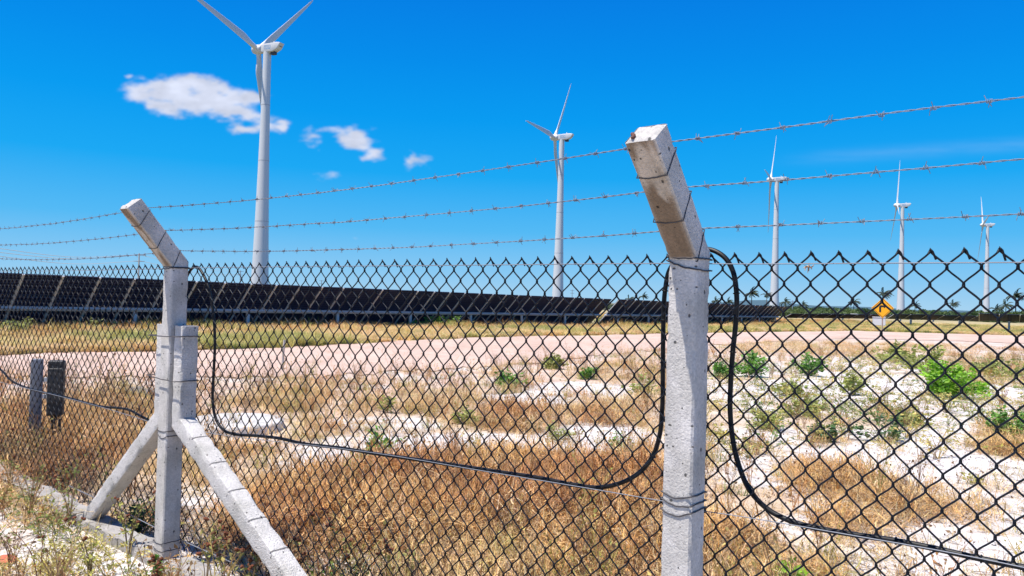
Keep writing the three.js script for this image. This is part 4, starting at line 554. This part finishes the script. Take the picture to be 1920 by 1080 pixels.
// weeds with dried brown flower heads, close in front of the fence
function weed(px, py, hpx, seed, label, o = {}) {
  const p = gp(px, py, -0.02), k = -p.z / FOC, h = hpx * k, r = rng(seed), t = thing('dry_weed', label, 'weed', V(p.x, gy(p.x, p.z), p.z), 0, 'weeds in front of the fence'); const st = new Geo(), lv = new Geo(true), hd = new Geo();
  const lump = (c, R) => { const s = hd.p.length / 3, n = 6; for (let a = 0; a <= 4; a++) for (let b = 0; b <= n; b++) { const u = a / 4 * Math.PI, v = b / n * 6.283, q = R * (0.75 + 0.5 * hash3(a + seed, b % n, Math.floor(c.x * 999))); hd.v(c.x + q * Math.sin(u) * Math.cos(v), c.y + q * Math.cos(u) * 0.8, c.z + q * Math.sin(u) * Math.sin(v)); if (a && b) { const m = s + a * (n + 1) + b; hd.q(m - n - 2, m - 1, m, m - n - 1); } } };
  for (let j = 0; j < (o.stems ?? 4); j++) {
    const a = r() * 6.28, sp = h * (0.1 + 0.35 * r()), hh = h * (0.6 + 0.4 * r()), tip = V(Math.cos(a) * sp, hh, Math.sin(a) * sp), mid = V(tip.x * 0.3, hh * 0.55, tip.z * 0.3), pts = curve([V(0, -0.03, 0), mid, tip], 12); st.tube(pts, (u) => lerp(0.0032, 0.0013, u), 5, false);
    const twigs = o.twigs ?? 4; for (let i = 0; i < twigs; i++) { const u = 3 + Math.floor(r() * 9), b = pts[u], d = V(r() - 0.5, 0.35 + 0.3 * r(), r() - 0.5).normalize(), e = b.clone().addScaledVector(d, h * (0.08 + 0.14 * r())); st.tube(curve([b, b.clone().lerp(e, 0.5).add(V(0, 0.006, 0)), e], 4), 0.0012, 4, false); if (r() < (o.heads ?? 0.6)) for (let m = 0; m < 3; m++) lump(e.clone().add(V((r() - 0.5) * 0.022, (r() - 0.5) * 0.014, (r() - 0.5) * 0.022)), 0.006 + 0.006 * r()); for (let m = 0; m < (o.leaves ?? 3); m++) leaf(lv, b.clone().lerp(e, r()), V(r() - 0.5, 0.1 - 0.5 * r(), r() - 0.5), 0.014 + 0.018 * r(), r, 0.7 + 0.5 * r()); }
    if (r() < (o.heads ?? 0.6)) for (let m = 0; m < 3; m++) lump(tip.clone().add(V((r() - 0.5) * 0.022, (r() - 0.5) * 0.014, (r() - 0.5) * 0.022)), 0.007 + 0.006 * r());
  }
  mesh('stem', st.build(), o.red ? M.redStem : M.stem, t); if (lv.p.length) mesh('leaves', lv.build(), leafMats[o.tone ?? 'olive'], t); if (hd.p.length) mesh('flower_head', hd.build(), M.head, t);
}
[[588, 1110, 170, 1, 'tall thin weed with brown heads standing left of the lower right brace end', { stems: 2 }], [640, 1120, 130, 2, 'weed with many brown flower heads right of the right brace foot', { stems: 5 }], [720, 1115, 120, 3, 'weed with sparse brown heads behind the dense green plant', { stems: 4 }], [560, 1120, 120, 4, 'brown-headed weed directly over the right brace foot', { stems: 4 }], [420, 1120, 160, 5, 'brown-headed weed between farther post and right brace', { stems: 5 }], [470, 1130, 110, 6, 'low brown-headed weed under the right brace', { stems: 5 }], [385, 1110, 120, 7, 'short brown-headed weed just right of the farther post foot', { stems: 4 }], [75, 1095, 165, 8, 'reddish long-stemmed weed at the bottom left', { stems: 2, red: true, heads: 0.2, twigs: 6 }], [20, 1070, 120, 9, 'reddish weed at the left edge on the sand', { stems: 2, red: true, heads: 0.1, twigs: 5 }], [170, 1090, 130, 10, 'yellow green weed on sand at bottom left', { stems: 5, heads: 0.15, leaves: 5, tone: 'yellow' }], [240, 1040, 120, 11, 'straggling yellow green weed in front of the kerb', { stems: 6, heads: 0.2, leaves: 5, tone: 'yellow' }], [130, 985, 130, 12, 'straggling dry weed before the left brace foot', { stems: 7, heads: 0.15, leaves: 4 }], [60, 960, 110, 13, 'dry weed tangle on the kerb at left', { stems: 7, heads: 0.1, leaves: 4 }], [200, 960, 140, 14, 'dry weed over the foot of the left brace', { stems: 6, heads: 0.2, leaves: 5, tone: 'yellow' }], [300, 1120, 90, 15, 'low green weed at the bottom edge below the farther post', { stems: 5, heads: 0.3, leaves: 6, tone: 'mid' }], [20, 920, 110, 16, 'dry weed at the left edge behind the kerb', { stems: 6, heads: 0.1, leaves: 3 }], [140, 760, 120, 17, 'tall dry weed stalks behind the black box', { stems: 6, heads: 0.1, leaves: 2 }], [185, 790, 150, 18, 'tall dry weed stalks between black box and left brace', { stems: 5, heads: 0.1, leaves: 2 }]].forEach((a) => weed(...a));

// stones, a brick shard, a bit of driftwood
function rock(label, px, py, wpx, hpx, mat, group) { const p = gp(px, py), k = -p.z / FOC; const g = new THREE.IcosahedronGeometry(1, 3), P = g.attributes.position, s = Math.floor(px); for (let i = 0; i < P.count; i++) { const v = V().fromBufferAttribute(P, i), d = 0.75 + 0.5 * fbm(v.x * 1.6 + s, v.y * 1.6, v.z * 1.6, 3); v.multiplyScalar(d); P.setXYZ(i, v.x * wpx * k / 2, Math.max(v.y, -0.4) * hpx * k * 0.75, v.z * wpx * k / 2.4); } g.computeVertexNormals(); const o = mesh('stone', toCreasedNormals(g, 0.5), mat); o.position.set(p.x, gy(p.x, p.z) + hpx * k * 0.2, p.z); o.rotation.y = s; return tag(o, label, 'stone', group); }
const stoneMat = std(rgb(.30, .27, .26), { bumpMap: roughBump, bumpScale: 0.006 }), redStone = std(rgb(.50, .13, .07));
rock('grey stone lying in brown grass below picture centre', 815, 1018, 26, 16, stoneMat, 'stones on the sand'); rock('pale grey broken stone on sand right of the brace', 612, 1000, 26, 34, stoneMat, 'stones on the sand'); rock('dark flat stone beside the pale broken one', 640, 988, 44, 14, stoneMat, 'stones on the sand'); rock('orange brick shard at the bottom left corner', 12, 1040, 44, 12, redStone, 'brick shards'); rock('orange brick shard lying on the kerb left of the farther post', 226, 992, 22, 12, redStone, 'brick shards'); rock('orange brick shard at the bottom edge left of the farther post', 118, 1078, 24, 12, redStone, 'brick shards'); rock('grey rubble stone left of the farther post behind the mesh', 258, 738, 46, 16, stoneMat, 'stones on the sand'); rock('grey rubble stone touching the left strut behind the mesh', 284, 742, 26, 18, stoneMat, 'stones on the sand');

renderer.render(scene, camera);
